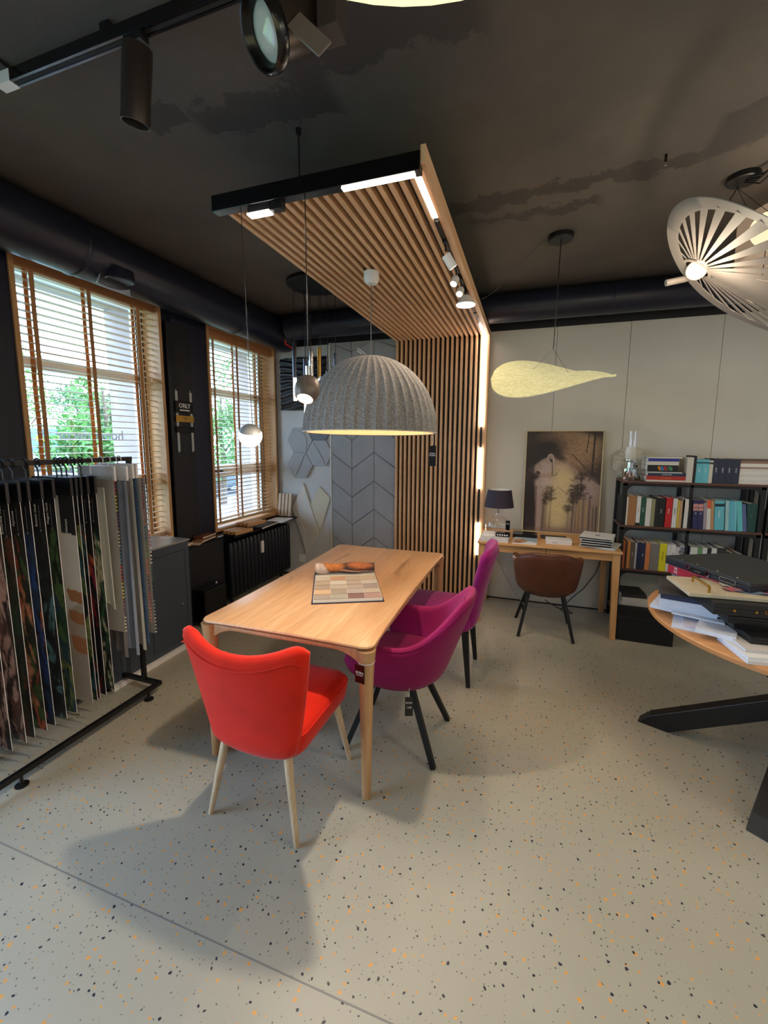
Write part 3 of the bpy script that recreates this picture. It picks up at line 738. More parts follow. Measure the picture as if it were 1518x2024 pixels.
# ------------------------------------------------------------------ cluster of tube pendants
CLG = 'slim tube pendants in the corner cluster'
def tubep(x, y, ztop, zmid, zbot, mat, label, lit=True, r=.017):
    t = thing('tube_pendant', label, 'pendant lamp', (x, y, ztop), 0, CLG)
    obj('tube', MB().lathe([(0, 0), (r*.6, 0), (r, -.004), (r, zmid-ztop), (0, zmid-ztop)], 20), mat, t, smooth=True)
    if lit: obj('acrylic_rod', MB().lathe([(0, zmid-ztop), (r*.93, zmid-ztop), (r*.93, zbot-ztop), (0, zbot-ztop)], 16), M['rod'], t, smooth=True)
    obj('cord', MB().tube([(0, 0, 0), (0, 0, ZC-.03-ztop)], .0022, 6), M['blackmetal'], t)
tubep(-1.983, 3.42, 2.453, 2.174, 1.977, M['gunmetal'], 'black tube pendant with bright rod, leftmost of the cluster by the corner')
tubep(-1.878, 3.42, 2.336, 2.113, 1.817, M['gunmetal'], 'tube pendant whose glowing rod hangs just below the bronze cup')
tubep(-1.838, 3.44, 2.325, 2.069, 1.781, M['chrome'], 'tube pendant with the lowest glowing rod, behind the felt dome edge')
tubep(-1.798, 3.38, 2.387, 2.155, 1.95, M['chrome'], 'tall chrome tube pendant right above the bronze cup')
tubep(-1.750, 3.44, 2.421, 2.160, 1.97, M['gold'], 'golden tube pendant with bright rod in the cluster')
tubep(-1.714, 3.40, 2.175, 2.02, 1.90, M['chrome'], 'short chrome tube pendant beside the golden one', False)
tubep(-1.692, 3.48, 2.233, 2.03, 1.85, M['gunmetal'], 'dark tube pendant hanging nearest behind the dome on its left', False)
tubep(-1.588, 3.42, 2.361, 2.08, 1.9, M['gunmetal'], 'black tube pendant standing alone, rightmost of the cluster before the chevron tiles', False)
tubep(-1.915, 3.50, 2.273, 2.05, 1.95, M['chrome'], 'thin bluish chrome tube pendant at the back left of the cluster', False, .010)
t = thing('cluster_canopy', 'round black ceiling canopy that carries the tube pendants', 'ceiling canopy', (-1.77, 3.43, ZC))
obj('plate', MB().lathe([(0, -.03), (.24, -.03), (.245, -.025), (.245, 0), (0, 0)], 40), M['blackmetal'], t, smooth=True)

# ------------------------------------------------------------------ curled luminous leaf pendant
def mk_leaf():
    mt = bpy.data.materials.new('lit_fibre_sheet'); mt.use_nodes = True; nt = mt.node_tree; t = NT(nt)
    for n in list(nt.nodes): nt.nodes.remove(n)
    v = t.coords(scale=(1, 1.5, 1))
    n1 = t.n('ShaderNodeTexNoise', {'Vector': v, 'Scale': 34., 'Detail': 6., 'Roughness': .7, 'Distortion': .8}).outputs[0]
    c = t.ramp(n1, [(.3, lin('A89E70')), (.5, lin('C9C190')), (.72, lin('EAE4C0'))])
    e = t.n('ShaderNodeEmission', {0: c, 1: .62}); d = t.n('ShaderNodeBsdfDiffuse', {0: lin('8C865E')})
    a = t.n('ShaderNodeAddShader', {0: e.outputs[0], 1: d.outputs[0]}); t.n('ShaderNodeOutputMaterial', {0: a.outputs[0]})
    return mt
M['leafsheet'] = mk_leaf()
t = thing('leaf_pendant', 'curled yellowish glowing sheet pendant hanging before the white wall', 'pendant lamp', (.12, 3.15, 2.05))
def sheet(u, v):
    w = .36*math.sqrt(max(0, 1-u*u))+.002
    ph = math.radians(23-27*((u+1)/2)**.8)+.12*v*(u+.2)
    x = -.005+.39*u; zc = -.005+.005*u+.035*v*v*(1-u)*.5
    return (x, -w*v*math.cos(ph)*-1, zc+w*v*math.sin(ph)*1.0*-1*-1)
def sheet2(u, v):
    w = .36*math.sqrt(max(0, 1-u*u))+.002
    ph = math.radians(40-35*((u+1)/2)**.9)
    x = -.005+.39*u
    return (x, w*v*math.cos(ph), .0+w*v*math.sin(ph)+.012*(1-u*u)*.5-.006*u)
obj('light_sheet', MB().shell(sheet2, 48, 24, lambda u, v: .004), M['leafsheet'], t, smooth=True)
obj('folded_flap', MB().shell(lambda u, v: (.235+.150*u, .10+.05*v, .024-.012*u+(.002+.020*(1-u*u)**.5)*v+.008*math.sin((u+1)*1.5)), 30, 6, lambda u, v: .003), M['leafsheet'], t, smooth=True)
obj('wire', MB().tube([(0, 0, .185), (-.12, .04, .06)], .0009, 5), M['gunmetal'], t)
obj('wire', MB().tube([(0, 0, .185), (.10, 0, .03)], .0009, 5), M['gunmetal'], t)
obj('cord', MB().tube([(0, 0, .185), (.003, .003, .21), (.013, .01, .87)], .0035, 6), M['blackmetal'], t)
lamp('POINT', 'lamp_light', t, (0, -.05, -.14), 2.2, (1, .93, .70), size=.15)
obj('ceiling_cup', MB().lathe([(0, -.035), (.072, -.035), (.078, -.028), (.078, 0), (0, 0)], 40), M['blackmetal'], t, (.012, .03, ZC-2.05), smooth=True)
pts = []
for k in range(17):
    s = k/16; pts.append((-.06-.47*s, .03+.32*s, .885-.03*0-.235*math.sin(s*PI/2)**1.6))
obj('supply_cable', MB().tube(pts, .002, 6), plain('grey_cable', '55524E', .5), t)

# ------------------------------------------------------------------ ribbed fan ring pendant (right edge)
t = thing('fan_pendant', 'big grey tilted ring pendant with radiating ribs and a bright bulb', 'pendant lamp', (0, 0, 0))
fm = plain('taupe_ring', '8F8680', .6)
CX, CY, CZ, RR = .9985, 2.3536, 2.2509, .45
def ringp(th, k=1.):
    return Vector((CX+RR*k*math.cos(th), CY+RR*k*math.sin(th), CZ+k*k*.0538*math.cos(2*th-.737)+k*.3494*math.cos(th-2.995)))
N = 96; vs = []; fs = []
for i in range(N):
    th = 2*PI*i/N; a = ringp(th); b = ringp(th, .895)
    vs += [tuple(a+Vector((0,0,.002))), tuple(b+Vector((0,0,.002))), tuple(b-Vector((0,0,.002))), tuple(a-Vector((0,0,.002)))]
for i in range(N):
    j = (i+1) % N
    for q in range(4): fs.append((4*i+q, 4*j+q, 4*j+(q+1) % 4, 4*i+(q+1) % 4))
obj('outer_ring', MB().add(vs, fs), fm, t, smooth=True, angle=50)
BC = Vector((.735, 2.60, 2.463))
du = (ringp(.3)-ringp(.3+PI)).normalized(); dn = du.cross(ringp(1.87)-ringp(1.87+PI)).normalized(); dv = dn.cross(du)
def inn(th, r): return BC+du*(r*math.cos(th))+dv*(r*math.sin(th))
for sgn in (1,):
    vs = []; fs = []; n2 = 40
    for i in range(n2):
        th = 2*PI*i/n2
        for r, o_ in ((.078, .002), (.060, .002), (.060, -.002), (.078, -.002)): vs.append(tuple(inn(th, r)+dn*o_))
    for i in range(n2):
        j = (i+1) % n2
        for q in range(4): fs.append((4*i+q, 4*j+q, 4*j+(q+1) % 4, 4*i+(q+1) % 4))
    obj('inner_ring', MB().add(vs, fs), fm, t, smooth=True, angle=50)
for k in range(34):
    th = 2*PI*k/34+.05; P = ringp(th, .91); d = P-BC; L = d.length; d = d.normalized()
    A = BC+d*.07; side = d.cross(dn).normalized(); wi = .0028; wo = .0030+.055*max(0, L-.22)
    if L < .12: continue
    vs = [tuple(q) for q in (A-side*wi+dn*.0015, A+side*wi+dn*.0015, P+side*wo+dn*.0015, P-side*wo+dn*.0015, A-side*wi-dn*.0015, A+side*wi-dn*.0015, P+side*wo-dn*.0015, P-side*wo-dn*.0015)]
    obj('rib', MB().add(vs, [(0,1,2,3),(7,6,5,4),(0,4,5,1),(1,5,6,2),(2,6,7,3),(3,7,4,0)]), fm, t)
qd = Vector((-.5, -1.6, -.7)).to_track_quat('-Z', 'Y').to_matrix().to_4x4(); PB = Matrix.Translation(BC-Vector((0, 0, .004))) @ qd
obj('lamp_body', MB().lathe([(0, .10), (.024, .10), (.028, .02), (.046, -.005), (.044, -.008), (0, -.008)], 28, T=PB), fm, t, smooth=True)
obj('bulb', MB().lathe([(0, -.008), (.04, -.009), (.036, -.022), (.02, -.032), (0, -.035)], 28, T=PB), emis('fan_bulb', 'FFE6BE', 9), t, smooth=True)
lamp('POINT', 'lamp_light', t, BC+Vector((-.06, -.19, -.12)), 4, (1, .84, .62), size=.04)
obj('side_arm', MB().tube([tuple(BC+Vector((-.02, .06, -.02))), tuple(BC+Vector((-.115, .05, -.035)))], .016, 16), fm, t, smooth=True)
obj('cord', MB().tube([tuple(BC+Vector((0, 0, .09))), (.95, 2.85, ZC-.03)], .0025, 6), M['blackmetal'], t)
obj('cord', MB().tube([tuple(ringp(-1.2, .95)), (.95, 2.85, ZC-.03)], .0012, 6), M['gunmetal'], t)
obj('cord', MB().tube([tuple(ringp(.9, .95)), (.95, 2.85, ZC-.03)], .0012, 6), M['gunmetal'], t)
obj('ceiling_cup', MB().lathe([(0, -.03), (.065, -.03), (.07, -.025), (.07, 0), (0, 0)], 36), M['blackmetal'], t, (.955, 2.80, ZC), smooth=True)
Bp = [(.96, 2.79, ZC-.02), (1.0, 2.72, 2.91), (1.06, 2.6, 2.93), (1.14, 2.42, 2.90), (1.25, 2.2, 2.94)]
t2 = thing('cable_bundle', 'loose bundle of dark cables sagging along the ceiling at the right edge', 'cable', (0, 0, 0))
for k in range(4):
    obj('cable', MB().tube([(x+.012*math.sin(k*2+i), y+.01*k, z-.01*k*(i % 2)) for i, (x, y, z) in enumerate(Bp)], .004, 6), M['blackmetal'], t2, smooth=True)
obj('clip', MB().tube([(1.0, 2.60, 2.88), (1.01, 2.61, ZC)], .008, 8), M['chrome'], t2)
t = thing('ceiling_hook', 'tiny black and chrome hook bolted to the ceiling above the fan pendant', 'hook', (.54, 2.49, ZC))
obj('stem', MB().tube([(0, 0, 0), (0, 0, -.035)], .006, 10), M['blackmetal'], t, smooth=True)
obj('tip', MB().lathe([(0, -.05), (.005, -.048), (.007, -.035), (0, -.035)], 12), M['chrome'], t, smooth=True)
def disc(x, y, z, r, label, mat=None):
    t = thing('opal_disc_pendant', label, 'pendant lamp', (x, y, z), 0, 'opal disc pendants at the right edge')
    R = Matrix.Rotation(1.25, 4, 'X')
    obj('glass_disc', MB().lathe([(0, .016), (r*.8, .015), (r, .004), (r, -.004), (r*.8, -.015), (0, -.016)], 40, T=R), mat or M['opaldisc'], t, smooth=True)
    obj('hub', MB().lathe([(0, .03), (.014, .03), (.014, -.03), (0, -.03)], 16, T=R), M['gold'], t, smooth=True)
    obj('cord', MB().tube([(0, 0, r), (0, 0, ZC-z)], .002, 6), M['blackmetal'], t)
    lamp('POINT', 'lamp_light', t, (0, -.12, 0), 2.0, (1, .82, .6), size=.06)
disc(1.10, 2.75, 2.655, .115, 'upper glowing opal disc pendant behind the fan ring')
disc(1.06, 2.75, 2.375, .068, 'lower smaller glowing opal disc pendant behind the fan ribs')
t = thing('ceiling_glow_drum', 'added glowing cream drum standing in for a warmly lit area of ceiling at the right edge', 'pendant lamp', (1.42, 3.05, 2.72))  # made-up drum; its glow stands for a warmly lit part of the ceiling
obj('shade', MB().lathe([(.36, -.09), (.365, .12), (.355, .12), (.35, -.09), (.36, -.09)], 56), emis('beige_ceiling_glow', 'C8A98A', .38), t, smooth=True)
obj('diffuser', MB().lathe([(0, -.085), (.352, -.085), (.352, -.080), (0, -.080)], 56), emis('beige_ceiling_glow_under', 'D2B494', .5), t)
obj('cord', MB().tube([(0, 0, -.08), (0, 0, ZC-2.72)], .003, 6), M['blackmetal'], t)

# ------------------------------------------------------------------ track with two big spotlights (top left)
t = thing('ceiling_track', 'black ceiling track with white end cap at the top left corner', 'track light', (0, 1.19, 2.90))
obj('profile', MB().box(-1.86, 1.2, -.017, .017, -.015, .022), M['blackgloss'], t, bevel=.002)
obj('groove', MB().box(-1.80, 1.2, -.006, .006, -.0165, -.013), plain('groove_black', '030304', .6), t)
obj('flange', MB().box(-1.80, 1.2, -.017, -.009, -.018, -.0152), M['gunmetal'], t)
obj('flange', MB().box(-1.80, 1.2, .009, .017, -.018, -.0152), M['gunmetal'], t)
obj('end_cap', MB().box(-1.875, -1.80, -.0185, .0185, -.0195, .022), M['white'], t, bevel=.002)
for x in (-1.35, -.2):
    obj('clamp', MB().box(x-.02, x+.02, -.012, .012, .022, .05), M['blackmetal'], t, bevel=.003)
obj('supply_cable', MB().tube([(-1.8, .0, .02), (-1.83, .02, .045), (-1.80, -.4, .05)], .005, 8), M['blackmetal'], t, smooth=True)
t = thing('cylinder_spotlight', 'black cylinder spotlight hanging straight down from the top left track', 'spotlight', (-1.235, 1.19, 2.882), 0, 'big spotlights on the top left track')
obj('adapter', MB().box(-.035, .04, -.016, .016, -.02, .002), M['blackmetal'], t, bevel=.002)
obj('hinge', MB().lathe([(0, -.014), (.019, -.014), (.019, .014), (0, .014)], 24, T=Matrix.Translation((.02, -.0, -.032)) @ Matrix.Rotation(PI/2, 4, 'X')), plain('grey_hinge', '8E929A', .35, .6), t, smooth=True)
q = Vector((-.052, .02, -.205)).to_track_quat('-Z', 'Y').to_matrix().to_4x4(); P = Matrix.Translation((.008, 0, -.03)) @ q
obj('head', MB().lathe([(0, 0), (.041, 0), (.0435, -.003), (.0435, -.205), (.040, -.205), (.038, -.17), (0, -.165)], 40, T=P), M['bronze'], t, smooth=True)
t = thing('cylinder_spotlight', 'tilted cylinder spotlight showing its round unlit lens, top centre', 'spotlight', (-.55, 1.135, 2.705), 0, 'big spotlights on the top left track')
obj('adapter', MB().box(-.05, .05, -.02, .035, .10, .20), M['blackmetal'], t, bevel=.002)
obj('arm', MB().box(-.004, .05, -.035, .03, -.055, .12), plain('dark_taupe_arm', '3A3331', .5), t, bevel=.002)
PA = Matrix(((.722, -.609, -.321, -.013), (.154, -.31, .938, -.059), (-.671, -.727, -.131, -.086), (0, 0, 0, 1)))
obj('arm_plate', MB().box(-.054, .054, -.024, .024, -.003, .003, T=PA), plain('taupe_arm', '6A605C', .5), t, bevel=.001)
dd = Vector((-.494, -.678, -.542)).normalized(); FP = Vector((-.694+.55, 1.056-1.135, 2.641-2.705))
P = Matrix.Translation(FP-dd*.105) @ dd.to_track_quat('-Z', 'Y').to_matrix().to_4x4()
obj('head', MB().lathe([(0, .06), (.060, .06), (.063, .055), (.063, -.050), (.0645, -.054), (.0645, -.064), (.066, -.07), (.066, -.075), (0, -.075)], 48, T=P), M['bronze'], t, smooth=True)
obj('bezel', MB().lathe([(.066, -.068), (.077, -.070), (.080, -.078), (.080, -.098), (.074, -.106), (.070, -.104), (.054, -.060), (.05, -.055)], 56, T=P), M['blackgloss'], t, smooth=True)
obj('lens', MB().lathe([(0, -.094), (.028, -.091), (.049, -.083), (.060, -.072), (0, -.072)], 40, T=P), plain('frosted_lens', 'C6C2BC', .15, spec=.8), t, smooth=True)
# glowing dish above the camera
t = thing('dish_pendant', 'broad pale glowing dish lamp cut off by the top of the picture', 'pendant lamp', (-.106, .43, 2.424))
obj('dish', MB().lathe([(0, 0), (.38, .002), (.492, .02), (.5, .028), (.494, .030), (.38, .010), (0, .008)], 56), M['bigglow'], t, smooth=True)
obj('cord', MB().tube([(0, 0, .0), (0, 0, ZC-2.43)], .003, 6), M['blackmetal'], t)
lamp('POINT', 'lamp_light', t, (0, 0, -.12), 2, (1, .93, .75), size=.2)
# ================================================================== DINING TABLE
def brand_tag(parent, loc, rot, w=.045, h=.075):
    g = obj('hang_tag', MB().box(-w/2, w/2, -.0006, .0006, -h, 0), M['blackgloss'], parent, loc, rot)
    text('tag_lettering', 'BORA', w*.30, M['white'], g, (0, -.0012, -h*.42), (PI/2, 0, 0), .0002, bold=True)
    text('tag_lettering', 'STUDIO', w*.19, M['white'], g, (0, -.0012, -h*.56), (PI/2, 0, 0), .0002)
    return g
t = thing('dining_table', 'long oiled oak dining table with soft rounded corners under the felt dome', 'table', (-1.05, 2.452, 0))
HW, HL = .455, .838
def outline(ins=0., n=12):
    pts = []
    def corner(qx, qy, a0):
        for k in range(6):
            a = math.radians(a0+18*k); r = .05; pts.append((qx*(HW-r-ins)+r*math.cos(a), qy*(HL-r-ins)+r*math.sin(a)))
    def edge(p, q, nx, ny, dep):
        for k in range(1, n): s = k/n; b = dep*math.sin(PI*s)**.7; pts.append((p[0]+(q[0]-p[0])*s+nx*b, p[1]+(q[1]-p[1])*s+ny*b))
    corner(1, 1, 0); edge((HW-.05-ins, HL-ins), (-HW+.05+ins, HL-ins), 0, -1, .012)
    corner(-1, 1, 90); edge((-HW+ins, HL-.05-ins), (-HW+ins, -HL+.05+ins), 1, 0, .016)
    corner(-1, -1, 180); edge((-HW+.05+ins, -HL+ins), (HW-.05-ins, -HL+ins), 0, 1, .012)
    corner(1, -1, 270); edge((HW-ins, -HL+.05+ins), (HW-ins, HL-.05-ins), -1, 0, .016)
    return pts
rings = [[(x, y, z) for x, y in outline(i)] for i, z in ((.03, .716), (.006, .730), (0., .738), (.003, .744), (.010, .7465))]
obj('tabletop', MB().loft(rings), M['oak'], t, smooth=True, angle=35)
def rail(p, q, nrm):
    p = Vector(p); q = Vector(q); rings = []; n = 24; L = (q-p).length
    for k in range(n+1):
        s = k/n; d = min(s, 1-s)*L; h = .020+.075*max(0, 1-d/.16)**2.2; c = p+(q-p)*s
        w = Vector(nrm)*.02
        rings.append([tuple(c-w+Vector((0, 0, .722))), tuple(c+w+Vector((0, 0, .722))), tuple(c+w*.8+Vector((0, 0, .722-h))), tuple(c-w*.8+Vector((0, 0, .722-h)))])
    return MB().loft(rings)
lx, ly = .418, .80
obj('side_rail', rail((-lx, -ly, 0), (-lx, ly, 0), (1, 0, 0)), M['oak_v'], t, bevel=.006)
obj('side_rail', rail((lx, -ly, 0), (lx, ly, 0), (1, 0, 0)), M['oak_v'], t, bevel=.006)
obj('end_rail', rail((-lx, -ly, 0), (lx, -ly, 0), (0, 1, 0)), M['oak_v'], t, bevel=.006)
obj('end_rail', rail((-lx, ly, 0), (lx, ly, 0), (0, 1, 0)), M['oak_v'], t, bevel=.006)
legm = MB().lathe([(0, 0), (.019, 0), (.0215, .004), (.0265, .30), (.033, .60), (.036, .66), (.041, .70), (.043, .722), (0, .722)], 28)
for i, (sx, sy) in enumerate(((-1,-1),(1,-1),(-1,1),(1,1))):
    if i == 0: l0 = obj('leg', legm, M['oak_v'], t, (sx*lx, sy*ly, 0), smooth=True)
    else: inst(l0, t, (sx*lx, sy*ly, 0))
obj('tag_string', MB().lathe([(.0385, .634), (.0395, .636), (.0385, .638)], 24), M['paper'], t, (lx, -ly, .03))
brand_tag(t, (lx-.015, -ly-.042, .664), (0, 0, -.18), .048, .082)
brand_tag(t, (-lx+.045, -ly-.01, .21), (0, 0, 0), .045, .075)
obj('tag_string', MB().tube([(-lx+.02, -ly, .27), (-lx+.045, -ly-.01, .21)], .001, 5), M['paper'], t)

# ------------------------------------------------------------------ swatch book on the table
sb = thing('swatch_book', 'open wallpaper sample book with beige swatches lying on the oak table', 'sample book', (-1.015, 2.31, .7470), .45)
sb.scale = (1.06, 1.2, 1.05); w, d = .36, .47
obj('back_cover', MB().box(-w/2-.008, w/2+.008, -.235, .24, 0, .004), plain('navy_cover', '23263C', .5), sb)
obj('page_block', MB().box(-w/2, w/2, -.228, .23, .004, .020), M['pages'], sb, bevel=.001)
sw = ['C6BCAA', 'C09A7A', 'B9AA96', 'BFAE94', 'B09C86', 'C9C2B2', 'AFA08E', 'BEB4A4', 'A28F7C', 'B2A492', 'AB9A8A', '9B8A82', 'C4A582', '9A8C7C', 'A79C94', 'AF9F8C', '9C8E80', 'CBC3AF', '7A5A52', 'A07E76']
smats = [plain('swatch_%02d' % i, c, .9, bump=.3, bscale=500) for i, c in enumerate(sw)]
stripe, t_, b_ = newmat('striped_swatch'); wv = t_.n('ShaderNodeTexWave', {'Vector': t_.coords(rot=(0, 0, .8)), 'Scale': 60.})
t_.nt.links.new(t_.ramp(wv.outputs[1], [(.45, lin('4A443E')), (.55, lin('D0C8B4'))]), b_.inputs['Base Color'])
for r in range(5):
    for c in range(4):
        x0 = -w/2+.002+c*.089; y1 = .105-r*.0655
        mt = smats[r*4+c] if (r, c) != (4, 1) else stripe
        vs = MB().loft([[(x0, y1-.0655*k/6-.004*(k > 4), .0205+.0022*k/6+.003*math.sin(k/6*PI)*((r+c) % 2)), (x0+.0875, y1-.0655*k/6-.004*(k > 4), .0205+.0022*k/6+.002*math.sin(k/6*PI)*((r*c) % 2))] for k in range(7)], closed=False)
        # give each swatch a thickness
        top = list(vs.v); n = len(top); vs2 = MB(); low = [(a, b, c_-.0009) for a, b, c_ in top]
        fsx = list(vs.f) + [tuple(n+i for i in reversed(f)) for f in vs.f]
        bd = [2*i for i in range(7)] + [2*i+1 for i in range(6, -1, -1)]
        for k in range(len(bd)): a, b = bd[k], bd[(k+1) % len(bd)]; fsx.append((a, b, n+b, n+a))
        vs2.add(top+low, fsx); obj('fabric_swatch', vs2, mt, sb)
cv = Canvas(90, 40, '4A3228'); cv.noise(.5, (14, 6)); cv.ell(.3, .5, .16, .3, 'C87A3A', .2, .6); cv.ell(.75, .45, .2, .16, 'B86A3C', -.3, .6); cv.ell(.06, .4, .1, .5, 'D8C4B8', .3, .5)
cv.line((.45, .25), (.98, .12), .03, 'D9A78E'); cv.line((.0, .9), (.3, 1.), .03, 'C8B0A4'); cv.noise(.3, (40, 14))
Lr = .36
def roll(x, z):   # z 0..1 -> round the rolled flap
    a = -.6+z*5.2; r = .030+.004*math.sin(x*30)
    return (x, .165+r*.95*math.cos(a)*1.15, .052+r*math.sin(a))
mbr, cc = cv.sheet(Lr, 1., roll)
obj('rolled_page', mbr, vcol('printed_fabric', .7), sb, smooth=True, cols=cc)
obj('roll_core', MB().tube([(-Lr/2, .165, .052), (Lr/2, .165, .052)], .0235, 20), M['pages'], sb, smooth=True)

# ================================================================== CHAIRS
def squeeze(u, v, t, e=8): return t*max(.05, 1-max(abs(u), abs(v))**e)**.5+.002
def rrings(spec, n=6):
    return [[(x, y, z) for x, y in rrect(w, h, r, n, cx, cy_)] for w, h, r, cx, cy_, z in spec]
def side_chair(name, label, loc, rotz, cloth, legmat, hw0, hw1, zt, dip, leg_fn, legs, zb=.36, seat_z=.485, sw=.235, pipe=True, wing=.085, lean=.12, seat_front=.27):
    t = thing(name, label, 'chair', loc, rotz)
    def S(u, v):
        k = (v+1)/2; hw = hw0+(hw1-hw0)*k**.8
        y = -.235-lean*k**1.25+wing*abs(u)**2.3*(.35+.65*k)
        z0 = zb+.035*abs(u)**5; z1 = zt-dip*(1-u*u)
        if abs(u) > .8: z1 -= .05*((abs(u)-.8)/.2)**2
        return (hw*u, y, z0+(z1-z0)*k)
    obj('backrest', MB().shell(S, 28, 18, lambda u, v: squeeze(u, v, .034, 8)), cloth, t, smooth=True, angle=180)
    obj('seat', MB().loft(rrings([(sw-.03, .235, .06, 0, .015, seat_z-.135), (sw-.008, .255, .08, 0, .015, seat_z-.11), (sw, .262, .08, 0, .015, seat_z-.06), (sw, .262, .08, 0, .015, seat_z-.03), (sw-.012, .25, .08, 0, .015, seat_z-.008), (sw-.05, .21, .07, 0, .015, seat_z), (.02, .02, .015, 0, .015, seat_z+.006)])), cloth, t, smooth=True, angle=180)
    if pipe:
        mbp = MB(); P = []
        for i in range(29):
            u = -1+2*i/28; p = Vector(S(u*.97, .80)); q = Vector(S(u*.97, .78)); P.append((p.x, p.y-.036, p.z))
        obj('back_piping', MB().tube(P, .0035, 6), cloth, t, smooth=True)
        P = [(x, y, seat_z-.03) for x, y in rrect(sw+.001, .263, .08, 6, 0, .015)]; P.append(P[0]); mbp.tube(P, .0035, 6, caps=False)
        obj('seat_piping', mbp, cloth, t, smooth=True)
    for (x0, y0, z0, x1, y1) in legs: obj('leg', leg_fn(x0, y0, z0, x1, y1), legmat, t, smooth=True, angle=50)
    return t, S
def roundleg(x0, y0, z0, x1, y1):
    return MB().tube([(x0, y0, z0), (x1, y1, .006), (x1+(x1-x0)*.01, y1, 0)], [.019, .0115, .010], 18)
def sqleg(r0=.015, r1=.012):
    return lambda x0, y0, z0, x1, y1: MB().tube([(x0, y0, z0), (x1, y1, 0.002)], [r0, r1], 4, sq=True)
t, S = side_chair('velvet_chair', 'bright red velvet dining chair with pale wooden legs, back to the viewer', (-1.018, 1.588, 0), -.02, M['redvelvet'], M['ash'],
    .196, .295, .895, .075, roundleg, [(-.15, -.205, .375, -.222, -.245), (.15, -.205, .375, .212, -.250), (-.17, .19, .36, -.215, .26), (.17, .19, .36, .213, .262)], zb=.345, sw=.225, wing=.075, lean=.10)
for x, y in ((-.222, -.245), (.212, -.250), (-.215, .26), (.213, .262)):
    obj('foot_glide', MB().lathe([(0, 0), (.009, 0), (.009, .005), (0, .005)], 12), M['chrome'], t, (x, y, 0))
side_chair('velvet_chair', 'magenta velvet dining chair with tall curved back and black wooden legs, behind the armchair', (-.545, 2.905, 0), PI/2, M['magentavelvet'], M['blackmetal'],
    .175, .232, .93, -.02, lambda *a: MB().tube([(a[0], a[1], a[2]), (a[3], a[4], 0)], [.022, .013], 4, sq=True), [(-.17, -.20, .37, -.20, -.235), (.17, -.20, .37, .20, -.235), (-.18, .19, .37, -.19, .21), (.18, .19, .37, .19, .21)], zb=.37, seat_z=.50, sw=.22, wing=.06, lean=.13)

def tub_chair(name, label, loc, rotz, cloth, inner, legmat, A, B, zb, zarm, zback, legs, th=.024, lean=.10, front=112, seatz=.49, legr=(.0155, .0125), flare=.24, seam=True):
    t = thing(name, label, 'chair', loc, rotz)
    def S(u, v, off=0.):
        th_ = math.radians(u*front); k = (v+1)/2; a = abs(u)
        sc = (1-flare)+flare*k**.6
        w = max(0., min(1., (.72-a)/.60)); w = w*w*(3-2*w)
        zt = zarm+(zback-zarm)*w - .03*max(0, (a-.85)/.15)**2
        c = math.cos(th_); X = (A+off)*math.copysign(abs(math.sin(th_))**.82, u)*sc
        Y = -(B+off)*c*sc if c > 0 else -(B+off)*c*1.45*sc
        Y -= lean*k**1.2*max(0, c)
        return (X, Y, zb+.015*a+(zt-zb-.015*a)*k)
    obj('tub_shell', MB().shell(S, 44, 16, lambda u, v: squeeze(u, v, th, 8)), [cloth], t, smooth=True, angle=180)
    k = 1-flare
    ring = lambda s, z, fy: [(A*s*k*math.copysign(abs(math.cos(q))**.85, math.cos(q)), (B*s*k*math.sin(q))*(fy if math.sin(q) > 0 else 1), z) for q in [2*PI*i/40 for i in range(40)]]
    obj('underside', MB().loft([ring(.75, zb-.035, 1.1), ring(1.0, zb-.012, 1.2), ring(1.10, zb+.03, 1.25), ring(1.1, zb+.06, 1.25)]), cloth, t, smooth=True, angle=180)
    ring2 = lambda s, z: [((A-.035)*s*math.copysign(abs(math.cos(q))**.7, math.cos(q)), .03+(B-.015)*s*math.copysign(abs(math.sin(q))**.8, math.sin(q)), z) for q in [2*PI*i/44 for i in range(44)]]
    obj('seat_cushion', MB().loft([ring2(.85, zb+.0), ring2(.95, seatz-.06), ring2(1.0, seatz-.03), ring2(.97, seatz-.008), ring2(.85, seatz), ring2(.05, seatz+.006)]), inner, t, smooth=True, angle=180)
    if seam:
        P = [(p[0], p[1], p[2]+.0) for p in [tuple(Vector(S(-1+2*i/40, .93)) + Vector((math.sin(math.radians((-1+2*i/40)*front)), -math.cos(math.radians((-1+2*i/40)*front)), 0))*(th*.75)) for i in range(41)]]
        obj('edge_seam', MB().tube(P, .0022, 5), cloth, t, smooth=True)
    for (x0, y0, z0, x1, y1) in legs: obj('leg', sqleg(*legr)(x0, y0, z0, x1, y1), legmat, t)
    return t
t = tub_chair('tub_armchair', 'magenta fabric tub armchair on splayed black steel legs at the table side', (-.615, 2.118, 0), PI/2, M['magenta'], M['magenta'], M['blackmetal'], .285, .275, .400, .645, .865,
    [(-.10, -.08, .40, -.198, -.238), (.10, -.08, .40, .205, -.238), (-.10, .09, .40, -.215, .235), (.10, .09, .40, .212, .232)], lean=.11)
obj('back_seam', MB().tube([(-.0, -.235-.11*k_, .50+.34*k_) for k_ in [i/8 for i in range(9)]], .002, 5), M['magenta'], t)
obj('tag_string', MB().tube([(-.215, -.115, .50), (-.235, -.118, .42), (-.236, -.118, .385)], .001, 5), M['paper'], t)
g = obj('price_tag', MB().box(-.02, .02, -.0006, .0006, -.10, 0), M['blackgloss'], t, (-.236, -.118, .385), (0, 0, -PI/2+.35))
text('tag_lettering', 'BORA', .012, M['white'], g, (0, -.0012, -.03), (PI/2, 0, 0)); text('tag_lettering', '1490', .013, M['white'], g, (0, -.0012, -.055), (PI/2, 0, 0))
